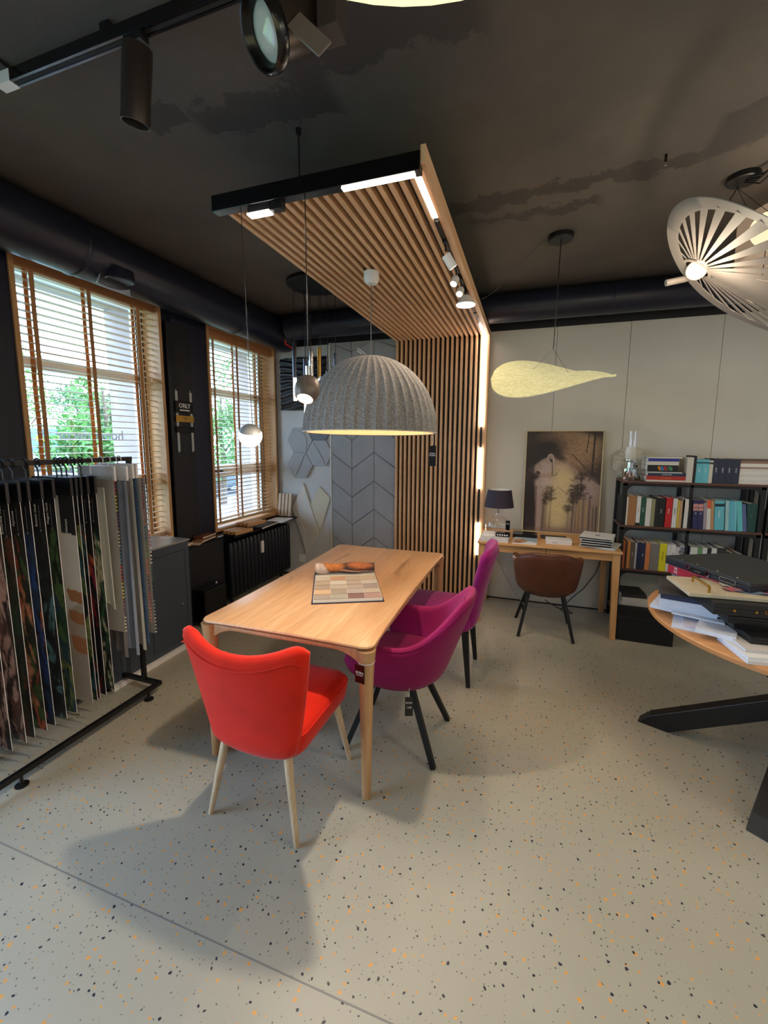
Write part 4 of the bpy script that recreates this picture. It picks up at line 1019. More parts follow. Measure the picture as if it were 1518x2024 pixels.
t = tub_chair('leather_chair', 'brown leather tub chair on black steel legs pushed up to the desk', (.19, 3.825, 0), 0, M['leather'], M['leatherin'], M['blackmetal'], .262, .24, .375, .67, .745,
    [(-.13, -.13, .39, -.205, -.215), (.13, -.13, .39, .222, -.205), (-.12, .12, .39, -.235, .185), (.12, .12, .39, .212, .205)], lean=.05, seatz=.47, legr=(.014, .012), flare=.22)
brand_tag(t, (-.165, -.12, .30), (0, 0, 0), .04, .10)

# ================================================================== DESK
t = thing('writing_desk', 'light oak writing desk with two drawers under the large art print', 'desk', (.178, 4.12, 0))
obj('desktop', MB().box(-.573, .573, -.335, .335, .728, .749), M['desk_x'], t, bevel=.003)
obj('frame', MB().box(-.535, .535, -.28, .305, .655, .728), M['desk_x'], t, bevel=.002)
for x0, x1 in ((-.528, -.0025), (.0025, .528)): obj('drawer_front', MB().box(x0, x1, -.298, -.280, .660, .724), M['desk_x'], t, bevel=.002)
for sx in (-1, 1):
    for sy in (-1, 1):
        obj('leg', MB().tube([(sx*.535, sy*.285, .728), (sx*.548, sy*.300, 0)], [.028, .020], 4, sq=True), M['desk_z'], t, bevel=.002)
DT = .7492
# art print leaning on the wall
cv = Canvas(150, 210, '3A2A26'); A = 1.4
cv.noise(.35, (10, 14)); cv.ell(.62, .16, .40, .13, '9A7A5C', .1, .9, .85); cv.ell(.75, .10, .2, .07, 'B39468', .1, .8, .6)
for k in range(26):
    x = .02+.03*k+random.uniform(-.01, .01); 
    if x < .22 or x > .80: cv.line((x, random.uniform(.0, .25)), (x+random.uniform(-.02, .02), 1.), random.uniform(.003, .008), random.choice(('2A1D1C', '6A5244', '1E1516')), A, .8, .6)
skin, skin2 = '927864', 'AE947E'
cv.ell(.62, .20, .26, .17, 'A07C5C', .3, .95, .8); cv.ell(.50, .10, .20, .08, '8A6A50', 0, .9, .7)
for k in range(150): x = random.uniform(.22, .98); y = random.uniform(.01, .40); cv.line((x, y), (x+random.uniform(-.08, .08), y+random.uniform(-.04, .05)), .0018, random.choice(('2E201C', '2A1C1A', 'B08C68', '3A2820')), A, .7, .55)
cv.line((.90, .0), (.885, .47), .012, '2A1D1A', A, .8); cv.line((.83, .0), (.80, .2), .006, '2A1D1A', A, .8); cv.line((.885, .42), (.62, .22), .006, '2E201C', A, .8)
cv.ell(.24, .20, .27, .13, '211714', -.2, .8); cv.ell(.10, .24, .14, .10, '2A1E1A', 0, .9)
cv.poly([(.10, .345), (.17, .30), (.28, .26), (.33, .215), (.40, .25), (.51, .292), (.61, .328), (.69, .372), (.76, .41), (.82, .44), (.90, .475), (1.0, .52), (1.0, 1.0), (.165, 1.0), (.155, .75), (.14, .56), (.15, .505), (.19, .468), (.22, .455), (.18, .44), (.12, .405)], skin)
cv.ell(.25, .36, .13, .075, 'AE948A', -.1, .8); cv.ell(.15, .35, .08, .05, 'A08679', -.3, .9); cv.ell(.50, .40, .12, .09, 'B59A7C', .2, .95)
cv.ell(.14, .29, .15, .035, '231916', -.55, .9); cv.ell(.37, .19, .13, .05, '2A1E1A', .45, .9, .8); cv.ell(.44, .245, .10, .025, '3E2D26', .35, .9, .8); cv.ell(.09, .375, .035, .06, '2A1E1B', 0, .9, .85); cv.ell(.115, .455, .075, .035, '2A1E1B', -.1, .8)
cv.ell(.175, .408, .032, .014, '2A1B17', .3, .6); cv.ell(.155, .425, .03, .02, '4A362E', .3, .9, .8); cv.line((.20, .452), (.36, .445), .006, '6E564A', A, 1., .8)
cv.ell(.26, .50, .11, .05, 'B49A90', -.1, .9); cv.ell(.20, .62, .05, .12, 'A88E84', 0, .95); cv.ell(.21, .84, .04, .20, 'A48A80', 0, .9)
cv.ell(.46, .58, .17, .20, 'BBA084', 0, .95, .9); cv.ell(.46, .78, .15, .20, 'D0B780', 0, .95, .9); cv.ell(.52, .50, .13, .12, 'CDB27C', .2, .9, .8); cv.ell(.84, .56, .14, .10, 'A58A80', .4, .9, .9)
cv.ell(.335, .262, .046, .042, 'AE968B', .15, .3); cv.ell(.342, .268, .034, .031, '7E655B', .15, .4); cv.ell(.352, .262, .022, .03, 'A08A80', .1, .5); cv.ell(.35, .285, .02, .018, '3A2822', 0, .5); cv.line((.375, .262), (.37, .34), .010, 'BCA499', A); cv.line((.362, .30), (.365, .43), .006, '4A342C', A)
cv.line((.38, .255), (.52, .31), .006, '5A443A', A, .8, .7); cv.line((.46, .37), (.40, .44), .0035, '4A362C', A, .7, .8); cv.line((.37, .44), (.44, .42), .003, '4A362C', A, .7, .8); cv.line((.43, .54), (.60, .62), .0035, '6A5444', A, .7, .8)
cv.line((.315, .55), (.275, .70), .016, '6E584E', A, 1., .6); cv.line((.275, .68), (.262, 1.0), .018, '4A3832', A, 1., .7)
cv.poly([(0, .50), (.12, .50), (.135, .6), (.15, .78), (.155, 1.0), (0, 1.0)], '271D1E'); cv.line((.155, .55), (.165, 1.0), .012, '4A3A36', A, 1., .7)
for bx, top, bot, sp, al in ((.75, .40, .66, .10, .95), (.71, .52, .66, .10, .95), (.66, .60, .70, .07, .8), (.36, .55, .68, .07, .5), (.30, .60, .72, .05, .4), (.60, .72, .80, .06, .35)):
    cv.line((bx, 1.0), (bx+.01, top), .0075, '3A2A24', A, .6, al)
    for k in range(60):
        y = top+random.random()*(bot-top); dx = random.gauss(0, sp*.5)
        cv.line((bx, y+.02), (bx+dx, y-.01), .0022, '3A2A22', A, .7, al*.6); cv.ell(bx+dx, y+random.uniform(-.015, .01), random.uniform(.012, .034), random.uniform(.004, .011), random.choice(('3A2C22', '54402E', '2C211C')), random.uniform(-.5, .5), .9, al*.7)
for k in range(90): x = random.uniform(.45, .98); y = random.uniform(.01, .34); cv.line((x, y), (x+random.uniform(-.09, .09), y+random.uniform(-.05, .06)), .0020, random.choice(('2E201C', '8A6E50')), A, .7, .6)
for x in (.72, .76, .80, .84, .88, .93, .97): cv.line((x, .60+random.random()*.15), (x, 1.0), random.uniform(.005, .014), random.choice(('3A2A22', '5A4030', 'B8925A', '2C201C')), A, .9, .75)
cv.ell(.62, 1.0, .5, .05, '7A5F58', 0, .9, .7); cv.noise(.10, (50, 70))
t = thing('art_print', 'framed sepia double-exposure print of a bare back and forest, leaning above the desk', 'picture', (.311, 4.400, DT), rot=(-.055, 0, 0))
mbp, cc = cv.sheet(.664, .965, lambda x, z: (x, -.0125, z+.009))
obj('print', mbp, vcol('matte_print', .5), t, cols=cc)
mb = MB(); mb.box(-.341, .341, -.022, .012, 0, .008); mb.box(-.341, .341, -.022, .012, .975, .983); mb.box(-.341, -.333, -.022, .012, .008, .975); mb.box(.333, .341, -.022, .012, .008, .975)
obj('frame', mb, plain('pale_gold_frame', 'CDB88A', .45), t)
obj('backing', MB().box(-.333, .333, -.011, .010, .008, .975), M['black'], t)
# table lamp
t = thing('table_lamp', 'table lamp with black drum shade and clear glass jug base on the desk', 'lamp', (-.243, 4.13, DT))
obj('glass_base', MB().lathe([(.0, .003), (.095, .003), (.112, .02), (.118, .07), (.113, .125), (.085, .155), (.045, .175), (.035, .19), (.036, .215), (.032, .215), (.031, .19), (.041, .172), (.082, .150), (.109, .12), (.114, .07), (.108, .022), (.09, .007), (0, .007)], 40), M['glass'], t, smooth=True)
obj('stem', MB().tube([(0, 0, .21), (0, 0, .33)], .009, 14), M['chrome'], t, smooth=True)
for a in range(3): obj('shade_wire', MB().tube([(.03*math.cos(a*2.1), .03*math.sin(a*2.1), .215), (.075*math.cos(a*2.1), .075*math.sin(a*2.1), .29)], .0012, 5), M['chrome'], t)
obj('shade', MB().lathe([(.136, .268), (.108, .432), (.106, .432), (.134, .268), (.136, .268)], 48), plain('aubergine_black_shade', '2A2130', .75), t, smooth=True, angle=50)
obj('shade_lining', MB().lathe([(.1335, .270), (.1055, .431)], 48), plain('white_lining', 'D8D6D2', .8), t, smooth=True)
g = obj('price_tag', MB().box(-.019, .019, -.0006, .0006, -.09, 0), M['blackgloss'], t, (.09, -.085, .155)); text('tag_lettering', 'BORA', .011, M['white'], g, (0, -.0012, -.03), (PI/2, 0, 0))
obj('plug_cable', MB().tube([(-.02, .10, .01), (-.06, .24, .0), (-.05, .31, -.25), (.05, .30, -.45), (.16, .24, -.62), (.24, .20, -.7), (.35, .22, -.742)], .003, 6), plain('clear_grey_cable', 'A8A49C', .4), t, smooth=True)

# generic lying books / magazines / boxes
def flat(name, label, cat, x, y, z, L, D, T, c, cp=None, rz=0., group=None, txt=None, tc='white', board=.0018, bevel=0):
    t = thing(name, label, cat, (x, y, z), rz, group)
    cm = c if isinstance(c, bpy.types.Material) else plain('cover_'+c, c, .5)
    b = min(board, T*.25)
    mb = MB(); mb.box(-L/2, L/2, -D/2, D/2, 0, b).box(-L/2, L/2, -D/2, D/2, T-b, T).box(-L/2, L/2, -D/2, -D/2+b, b, T-b)
    obj('cover', mb, cm, t)
    obj('pages', MB().box(-L/2+.002, L/2-.002, -D/2+b, D/2-.002, b, T-b), cp or M['pages'], t)
    if txt: text('spine_lettering', txt, T*.55, M[tc], t, (0, -D/2-.0004, T/2), (PI/2, 0, 0), .0002)
    return t
def boxy(name, label, cat, x, y, z, L, D, T, c, rz=0., group=None, lid=True, bevel=.002):
    t = thing(name, label, cat, (x, y, z), rz, group); cm = c if isinstance(c, bpy.types.Material) else plain('box_'+c, c, .5)
    obj('body', MB().box(-L/2, L/2, -D/2, D/2, 0, T*.55 if lid else T), cm, t, bevel=bevel)
    if lid: obj('lid', MB().box(-L/2-.001, L/2+.001, -D/2-.001, D/2+.001, T*.56, T), cm, t, bevel=bevel)
    return t
G = 'magazines piled at the left end of the desk'
zz = DT
for i, (h, c, l, dx) in enumerate(((.010, 'D8D6D2', 'lowest white magazine of the pile under the table lamp', 0), (.010, 'C8C6C4', 'grey-white magazine second from the bottom of the pile by the lamp', .006), (.009, 'E0DEDA', 'white magazine in the middle of the pile by the lamp', -.005), (.009, 'D0CCC8', 'white magazine under the black connector strip', .004))):
    flat('magazine', l, 'magazine', -.255+dx, 3.93, zz, .24, .25, h, c, M['paper'], 0, G); zz += h
flat('magazine', 'small loose white leaflet on top of the magazine pile, beside the strip', 'magazine', -.31, 3.95, zz, .10, .16, .012, 'E6E4E0', M['paper'], .1)
t = thing('connector_strip', 'small black box with a row of five round holes on the magazines', 'box', (-.185, 3.90, zz), -.08)
obj('body', MB().box(-.058, .058, -.04, .04, 0, .034), M['blackgloss'], t, bevel=.003)
for k in range(5): obj('hole', MB().lathe([(0, 0), (.007, 0), (.007, .002), (0, .002)], 14, T=Matrix.Rotation(PI/2, 4, 'X')), M['white'], t, (-.040+.020*k, -.0395, .017))
cvm = Canvas(40, 40, 'C9D4DC'); cvm.ell(.3, .6, .3, .25, 'C48A5C', .2, .5); cvm.ell(.2, .9, .2, .15, '8A5A3C', 0, .5); cvm.line((.35, .3), (1, .6), .03, '2A4258'); cvm.ell(.8, .3, .3, .2, '9FB8CC', 0, .8); cvm.ell(.8, .9, .3, .2, 'F0F0EC', 0, .6)
t = flat('brochure', 'glossy brochure with a blue and orange photo on the desk', 'brochure', .005, 3.93, DT, .20, .24, .006, 'E4E4E4', M['paper'], -.05)
mbp, cc = cvm.sheet(.196, .236, lambda x, z: (x, z-.118, .0066)); obj('cover_photo', mbp, vcol('gloss_print', .25), t, cols=cc)
boxy('folder_box', 'flat black presentation box on the desk behind the brochure', 'box', -.0, 4.13, DT, .21, .16, .034, M['blackgloss'], 0)
t = boxy('carton', 'plain white lidded carton in the middle of the desk', 'box', .28, 3.955, DT, .205, .13, .038, plain('carton_white', 'D9D4D2', .5), .0); text('print_lettering', 'TERRAZZO', .009, M['black'], t, (-.03, -.0662, .014), (PI/2, 0, 0))
flat('brochure', 'dark booklet lying behind the white carton on the desk', 'brochure', .25, 4.16, DT, .22, .14, .01, '2E2A2C', None, .0)
G = 'white ring binders stacked at the right end of the desk'; zz = DT
for i, (h, l, dx, rz, L) in enumerate(((.012, 'thin white folder sticking out to the right at the bottom of the binder stack', .02, -.35, .27), (.020, 'white binder second from the bottom of the desk stack', -.015, -.10, .24), (.019, 'white binder in the middle of the desk stack', -.01, -.16, .24), (.020, 'white binder second from the top of the desk stack', 0, -.2, .24), (.016, 'topmost white binder with small dark label on its cover', -.008, -.26, .25))):
    t = thing('binder', l, 'binder', (.595+dx, 3.98, zz), rz, G)
    mb = MB(); mb.box(-L/2, L/2, -.14, .14, 0, .002); mb.box(-L/2, L/2, -.14, .14, h-.002, h); mb.box(-L/2, -L/2+.002, -.14, .14, .002, h-.002)
    obj('cover', mb, plain('binder_white', 'DCDAD4', .45), t); obj('pages', MB().box(-L/2+.004, L/2-.01, -.128, .13, .0025, h-.004), M['blackgloss'] if i else M['paper'], t)
    if i == 4: obj('label_patch', MB().box(-.02, .02, -.012, .012, h, h+.0006), M['black'], t)
    zz += h
# cables under the desk
t = thing('floor_cable', 'black cable curling down to the floor at the right desk leg', 'cable', (0, 0, 0))
obj('cable', MB().tube([(.70, 4.40, .55), (.66, 4.42, .38), (.56, 4.40, .22), (.46, 4.36, .13), (.40, 4.33, .07), (.36, 4.30, .02), (.40, 4.27, .006), (.46, 4.28, .006), (.44, 4.33, .01), (.36, 4.35, .01), (.25, 4.38, .05), (.22, 4.42, .06)], .0045, 8), M['blackmetal'], t, smooth=True)
t = thing('perforated_plate', 'small perforated metal strip on the floor under the desk', 'plate', (.10, 4.36, .001), .05)
obj('strip', MB().box(-.09, .09, -.03, .03, 0, .003), plain('perf_grey', '8A8680', .5), t)
for k in range(8):
    for j in range(2): obj('hole', MB().lathe([(0, 0), (.006, 0), (.006, .0006), (0, .0006)], 8), M['white'], t, (-.075+.021*k+.008*j, -.012+.022*j, .003))
# ================================================================== BOOKSHELVES
def shelf_unit(x0, x1, label, mids):
    t = thing('bookshelf', label, 'bookshelf', (x0, 4.10, 0)); L = x1-x0; D = .34
    for z in (.120, .525, .905, 1.285):
        obj('shelf_board', MB().box(.0, L, -.004, D, z-.004, z+.014), M['walnut'], t, bevel=.002)
        obj('shelf_frame', MB().box(.0, L, .0, .014, z-.026, z-.004).box(0, L, D-.014, D, z-.026, z-.004), M['blackmetal'], t)
    for x in (0, L-.034):
        for y in (0.0, D-.034):
            obj('post', MB().box(x, x+.034, y, y+.034, 0, 1.281), M['blackmetal'], t, bevel=.002)
        for z in (.525, .905, 1.285):     # curved corner gussets
            s = 1 if x == 0 else -1; bx = x+.034 if x == 0 else x; r = .055; top = z-.026
            poly = [(0, 0), (r, 0)] + [(r-r*math.sin(a), -r+r*math.cos(a)) for a in [PI/2*k/8 for k in range(0, 9)]]
            poly = [(0, 0)] + [(r*(1-math.sin(PI/2*k/8)), -r*(1-math.cos(PI/2*k/8))) for k in range(9)]
            poly = [(bx+s*p[0], top+p[1]) for p in poly]
            if s < 0: poly = poly[::-1]
            obj('gusset', MB().prism(poly, -.012, 0, T=Matrix.Rotation(PI/2, 4, 'X')), M['blackmetal'], t)
    for mx in mids:
        obj('post', MB().box(mx, mx+.020, .0, .02, 0, 1.281), M['blackmetal'], t)
        obj('post', MB().box(mx, mx+.030, D-.03, D, 0, 1.281), M['blackmetal'], t)
    return t
shelf_unit(.775, 1.765, 'black steel bookshelf with dark walnut boards beside the desk, crowded with books', [.488])
shelf_unit(1.785, 2.775, 'black steel bookshelf standing to the right of the first, mostly outside the picture', [.488])
def book(x, z, w, h, d, c, label, group, tilt=0., txt=None, tc='white', ts=None, y=4.104, blocks=(), dy=0.):
    t = thing('book', label, 'book', (x, y+dy, z), 0, group, rot=(0, -tilt, 0))
    cm = c if isinstance(c, bpy.types.Material) else BM.setdefault(c, plain('cover_'+c, c, .5, noise=.04, nscale=30))
    b = .0022
    mb = MB().box(0, w, 0, b, 0, h).box(0, b, b, d, 0, h).box(w-b, w, b, d, 0, h); obj('cover', mb, cm, t)
    obj('pages', MB().box(b, w-b, b, d-.003, .003, h-.003), M['pages'], t)
    if txt: text('spine_lettering', txt, ts or w*.5, M[tc], t, (w/2, -.0005, h*.55), Matrix(((0, 1, 0), (0, 0, -1), (-1, 0, 0))).to_euler(), .0002)
    for z0, z1, bc in blocks: obj('spine_block', MB().box(0, w, -.0006, .0, h*z0, h*z1), BM.setdefault(bc, plain('cover_'+bc, bc, .5)), t)
    return t
BM = {}
zs = 1.2995; G = 'books lying in the first pile on top of the bookshelf'
for L, T, c, dx, lab, txt, tc in ((.30, .014, 'D8CCC4', .012, 'thin cream book at the very bottom of the pile beside the oil lantern', None, 'white'),
        (.285, .032, 'B8321E', .0, 'thick red and orange book low in the pile beside the oil lantern', 'COLOUR', 'gold'),
        (.275, .026, '2A2E48', .004, 'navy hardcover lying on the thick red book', 'INTERIORS', 'white'),
        (.25, .010, 'B9BCB6', -.012, 'thin grey-green book on the navy hardcover', None, 'white'),
        (.235, .010, '141416', -.02, 'thin black board under the black book with coloured squares', None, 'white'),
        (.222, .046, '1A181A', -.03, 'thick black book whose spine has five small coloured squares', None, 'white'),
        (.222, .030, 'D5CCBC', -.03, 'cream book between the black and the blue one in the pile', None, 'white'),
        (.222, .026, '27348A', -.028, 'bright blue book near the top of the pile beside the oil lantern', None, 'white'),
        (.235, .010, 'D2CDBE', -.016, 'cream cover topmost on the pile beside the oil lantern', None, 'white')):
    t = flat('book', lab, 'book', 1.085+dx, 4.215, zs, L, .21, T, c, None, 0, G, txt, tc)
    if 'squares' in lab:
        for k, q in enumerate(('E08A2A', '3A8ED0', 'D03A34', '5A5A60', '4FA06A')): obj('colour_square', MB().box(-.035+k*.020, -.021+k*.020, -.1062, -.1052, .012, .036), plain('square_'+q, q, .5), t)
    zs += T
# top row, upright
G = 'upright books on top of the bookshelf'; X = 1.252; zt = 1.2995
for w, h, c, lab, txt, bl in ((.044, .205, 'CFC6B8', 'tall cream book at the left of the upright row on top', None, ()),
        (.020, .218, '141214', 'black board standing behind the tall cream book on top', None, ()),
        (.044, .190, '5FB0BC', 'first turquoise binder on top, next to the black board', 'studio', ((.82, .90, '1F5A66'),)),
        (.044, .190, '62B4C0', 'second turquoise binder on top, next to the slim cream book', 'studio', ((.82, .90, '1F5A66'),)),
        (.026, .182, 'C9BFAE', 'slim cream book with a black square between turquoise and navy on top', None, ((.84, .92, '1A1A1A'),)),
        (.044, .196, '23263C', 'first navy binder on top, next to the slim cream book', 'classic', ()),
        (.044, .194, '23263C', 'second navy binder on top from the slim cream book', 'classic', ()),
        (.044, .194, '23263C', 'third navy binder on top from the slim cream book', 'classic', ()),
        (.046, .193, '23263C', 'last navy binder on top, against the magazine pile', 'classic', ())):
    book(X-.028, zt, w-.001, h, .20, c, lab, G, 0, txt, 'white', .016, blocks=bl); X += w
G = 'magazines and catalogues piled on the right of the bookshelf top'; zs = 1.2995
for i, (L, T, c, dx, lab) in enumerate(((.265, .018, 'D6C9C0', .03, 'long pinkish-white magazine at the bottom of the right pile on top'), (.225, .018, 'CFC8C0', .0, 'pale magazine second from the bottom in the right pile on top'),
        (.225, .020, 'D8D2CA', .0, 'white magazine third from the bottom in the right pile on top'), (.222, .022, 'CCC4BC', -.002, 'thicker grey-white catalogue in the middle of the right pile on top'),
        (.215, .022, 'D6D0C6', -.006, 'white catalogue under the one with a tiny black mark, right pile on top'), (.212, .020, 'CFC9C0', -.004, 'pale catalogue with a tiny black mark on its edge, right pile on top'),
        (.205, .016, 'A08478', -.0, 'brownish pink booklet in the right pile on top'), (.205, .026, 'D9D3C8', -.0, 'white box-like catalogue below the brown lid, right pile on top'),
        (.215, .020, '8A6A58', .0, 'brown kraft folder near the top of the right pile'), (.27, .012, '5C4238', .01, 'dark brown lid lying topmost on the right pile'))):
    flat('magazine', lab, 'magazine', 1.70+dx-.02, 4.22, zs, L, .215, T, c, M['paper'] if i < 8 else None, .02*math.sin(i*2), G); zs += T
# middle row
def row(z, G, items, y=4.104):
    for it in items:
        x, w, h, c, lab = it[:5]; k = it[5] if len(it) > 5 else {}
        book(x, z, w, h, k.get('d', .22), c, lab, G, k.get('tilt', 0), k.get('txt'), k.get('tc', 'white'), k.get('ts'), y=y+k.get('dy', 0), blocks=k.get('bl', ()))
zm = .9195
row(zm, 'books on the middle shelf', [
    (.812, .012, .245, 'CFC5B4', 'very thin cream booklet at the left post on the middle shelf'),
    (.825, .060, .252, '9A683C', 'wide tan-brown binder near the left post on the middle shelf'),
    (.888, .030, .250, 'D2CCC2', 'white book with red lettering beside the tan-brown binder', dict(txt='kinetic', tc='red', ts=.016, bl=((0, .1, '1A1A1A'),))),
    (.920, .036, .246, '1E4A38', 'dark green book with small emblem on the middle shelf left half', dict(txt='garden', ts=.014)),
    (.958, .038, .236, 'CFC8BA', 'cream book between the green and the olive one'),
    (.998, .026, .234, '8A8660', 'olive book beside the wide black binders'),
    (1.025, .020, .245, '1B191B', 'narrow black book left of the wide black binder'),
    (1.046, .050, .243, '121214', 'wide black binder left of the red book', dict(txt='lighting', ts=.012)),
    (1.102, .046, .248, 'B8191E', 'bright red book on the middle shelf', dict(txt='focus', ts=.02)),
    (1.152, .032, .244, 'CFCAC2', 'white book with black handwriting-like strokes right of the red one', dict(txt='sketch', tc='black', ts=.022)),
    (1.187, .014, .232, 'C9A93A', 'thin yellow book on the middle shelf'),
    (1.202, .018, .226, 'B58E68', 'thin beige book beside the thin yellow one'),
    (1.221, .014, .24, '1A1618', 'thin black book behind the leaning cream one'),
    (1.234, .040, .242, 'D4CCC0', 'cream book leaning left beside the middle post', dict(tilt=.06)),
    (1.292, .008, .236, '1C1A1C', 'thin black folder just right of the middle post', dict(dy=.012)),
    (1.303, .034, .236, '2A2752', 'purple-navy binder with pink label, first of two', dict(tilt=.05, bl=((.64, .74, 'C98A80'), (.76, .88, 'C98A80')), txt='52', ts=.016)),
    (1.339, .034, .236, '2A2752', 'purple-navy binder with pink label, second of two', dict(tilt=.05, bl=((.64, .74, 'C98A80'), (.76, .88, 'C98A80')), txt='53', ts=.016)),
    (1.376, .022, .218, '9C8E92', 'greyish pink slim book right of the purple binders', dict(tilt=.05)),
    (1.400, .026, .242, 'D3CABC', 'cream book with an orange top on its spine', dict(tilt=.06, bl=((.72, 1., 'D0582A'),))),
    (1.428, .020, .240, 'B88A60', 'slim tan book leaning on the wide turquoise binder', dict(tilt=.06)),
    (1.452, .066, .240, '5FAEB8', 'wide turquoise binder with round white and black emblem', dict(tilt=.06, bl=((.80, .90, '123038'),), txt='ocean', ts=.024)),
    (1.527, .022, .244, '9CC0BC', 'pale green book with a dotted spine', dict(tilt=.07, txt='· · · · · ·', tc='black', ts=.03)),
    (1.550, .020, .244, '5AA6B8', 'blue-turquoise book, left of a row of three thin ones', dict(tilt=.07)),
    (1.571, .016, .243, '62AEBC', 'middle one of three thin turquoise books', dict(tilt=.08)),
    (1.588, .014, .243, '70B8C0', 'thin turquoise book at the right of the trio', dict(tilt=.08)),
    (1.610, .034, .242, '5FB4B4', 'sea-green book leaning strongly beside the slate blue one', dict(tilt=.12)),
    (1.646, .024, .222, '565E86', 'slate blue book leaning beside the dark green binders', dict(tilt=.12)),
    (1.672, .052, .228, '17403A', 'dark green wide binder leaning at the right end of the middle shelf', dict(tilt=.09, txt='forest', tc='hexd', ts=.014)),
], 4.104)
t = thing('binder', 'deepest green round-backed binder at the right post of the middle shelf', 'binder', (1.722, 4.22, zm)); obj('cover', MB().loft([[(.0, -.1, z), (.004, -.108, z), (.004+.0, .1, z), (-.0, .1, z), (-.02, .0, z)] for z in (0, .215)]), plain('cover_darkgreen', '0F3A34', .35), t)
obj('front_cover', MB().box(-.018, .006, -.112, .10, 0, .222), BM.setdefault('0F3A34', plain('cover_0F3A34', '0F3A34', .35)), t, bevel=.004)
zlw = .5395
row(zlw, 'books on the lower shelf', [
    (.812, .016, .235, 'A8542E', 'thin rusty orange book at the left post on the lower shelf'),
    (.830, .014, .225, '3A2018', 'thin dark brown book beside the rusty one on the lower shelf'),
    (.845, .022, .238, 'C27A38', 'orange-tan book left on the lower shelf'),
    (.868, .036, .236, '5E544C', 'grey-brown book left on the lower shelf', dict(txt='linen', ts=.014)),
    (.905, .012, .23, 'B8B8BE', 'thin white-grey book beside the navy ones'),
    (.918, .028, .236, '1E2346', 'navy book, first of two on the lower shelf'),
    (.947, .034, .232, '202548', 'navy book with white lettering, second of two on the lower shelf', dict(txt='atlas', ts=.014)),
    (.982, .034, .234, 'C87A48', 'orange book with a small red ring beside the grey box', dict(txt='O', tc='red', ts=.022)),
    (1.018, .066, .232, '77706A', 'wide plain grey slipcase on the lower shelf'),
    (1.086, .050, .238, 'D8CB12', 'bright yellow book on the lower shelf', dict(txt='The Edition', tc='black', ts=.018)),
    (1.138, .028, .234, 'CFCBC4', 'white book right of the bright yellow one'),
    (1.167, .034, .236, 'D6D2CC', 'white book with black title in the middle of the lower shelf', dict(txt='FORM LINE', tc='black', ts=.016)),
    (1.203, .026, .218, 'C4BEB8', 'lower pale grey book beside the big lettered one'),
    (1.230, .048, .236, '9DA0A4', 'grey book with huge black lettering reading lighting', dict(txt='lighting', tc='black', ts=.062)),
    (1.297, .006, .23, '1A1E38', 'very thin dark blue folder right of the middle post, lower shelf', dict(dy=.01)),
    (1.305, .050, .225, 'CCCABC', 'wide off-white binder right of the middle post, lower shelf'),
    (1.357, .030, .225, '5F8C5A', 'green-spined book on the lower shelf right half', dict(bl=((0, .25, 'CCCABC'),), txt='eco', ts=.014)),
    (1.389, .032, .226, 'CFCFC8', 'white book titled Light Zone on the lower shelf', dict(txt='Light Zone', tc='black', ts=.024)),
    (1.423, .026, .226, '2A1A22', 'dark maroon book on the lower shelf right half'),
    (1.451, .036, .228, 'CFCCC4', 'white book with bold black title right of the maroon one', dict(txt='Raum & Bau', tc='black', ts=.018)),
    (1.489, .062, .236, '2C282C', 'wide charcoal binder with rounded top on the lower shelf'),
    (1.556, .020, .205, '101012', 'narrow black box beside the charcoal binder'),
    (1.578, .034, .200, '141414', 'glossy black book near the right end of the lower shelf'),
    (1.613, .012, .200, '7A2A24', 'thin dark red book before the last white one on the lower shelf'),
    (1.626, .030, .198, 'D4CFC8', 'last white book at the right end of the lower shelf'),
], 4.104)
row(zm, 'books on the left of the bookshelf', [(.790, .010, .24, '1A1A1C', 'slim black book sticking out at the far left of the middle shelf', dict(dy=.08))])
# papers at the bottom shelf and on the second unit
zs = .1345; G = 'white papers on the lowest shelf'
for i, (L, T, lab) in enumerate(((.24, .05, 'white carton with a small black dot on the lowest shelf'), (.235, .045, 'second white carton from the bottom on the lowest shelf'), (.23, .035, 'uppermost white carton on the lowest shelf'))):
    boxy('carton', lab, 'box', .95+.004*i, 4.26, zs, L, .26, T, 'CFC8C0', .0, G); zs += T
flat('magazine', 'dark magazine lying on the white cartons of the lowest shelf', 'magazine', .93, 4.27, zs, .20, .24, .03, '2A2826', M['paper'], .05)
t = thing('storage_box', 'big black storage box on the floor in front of the bookshelf', 'box', (.960, 3.955, 0), -.02)
obj('body', MB().box(-.20, .20, -.14, .13, .003, .20), plain('black_box', '0C0B0C', .6), t, bevel=.004)
obj('lid', MB().box(-.204, .204, -.144, .134, .175, .212), plain('black_lid', '100F10', .55), t, bevel=.004)
obj('handle_cutout', MB().lathe([(0, 0), (.03, 0), (.03, .002), (0, .002)], 20, T=Matrix.Translation((0, -.144, .20)) @ Matrix.Rotation(PI/2, 4, 'X')), M['black'], t)
G = 'things on the second bookshelf'
zs = zm
for i, (L, T, c, lab) in enumerate(((.22, .020, 'C8823A', 'orange book at the bottom of the pile on the right bookshelf middle shelf'), (.22, .022, 'B8742E', 'second orange book on the right bookshelf middle shelf'), (.21, .018, 'CFC8BE', 'white book above the orange ones on the right bookshelf'),
        (.21, .020, '4A6A5A', 'green book in the pile on the right bookshelf'), (.21, .022, 'A83028', 'lower red book in the pile on the right bookshelf'), (.22, .040, 'A0222A', 'thick crimson book in the pile on the right bookshelf'), (.21, .018, 'C85A3A', 'thin coral book topmost in the pile on the right bookshelf'))):
    flat('book', lab, 'book', 1.955, 4.22, zs, L, .22, T, c, None, 0, G); zs += T
zs = zt
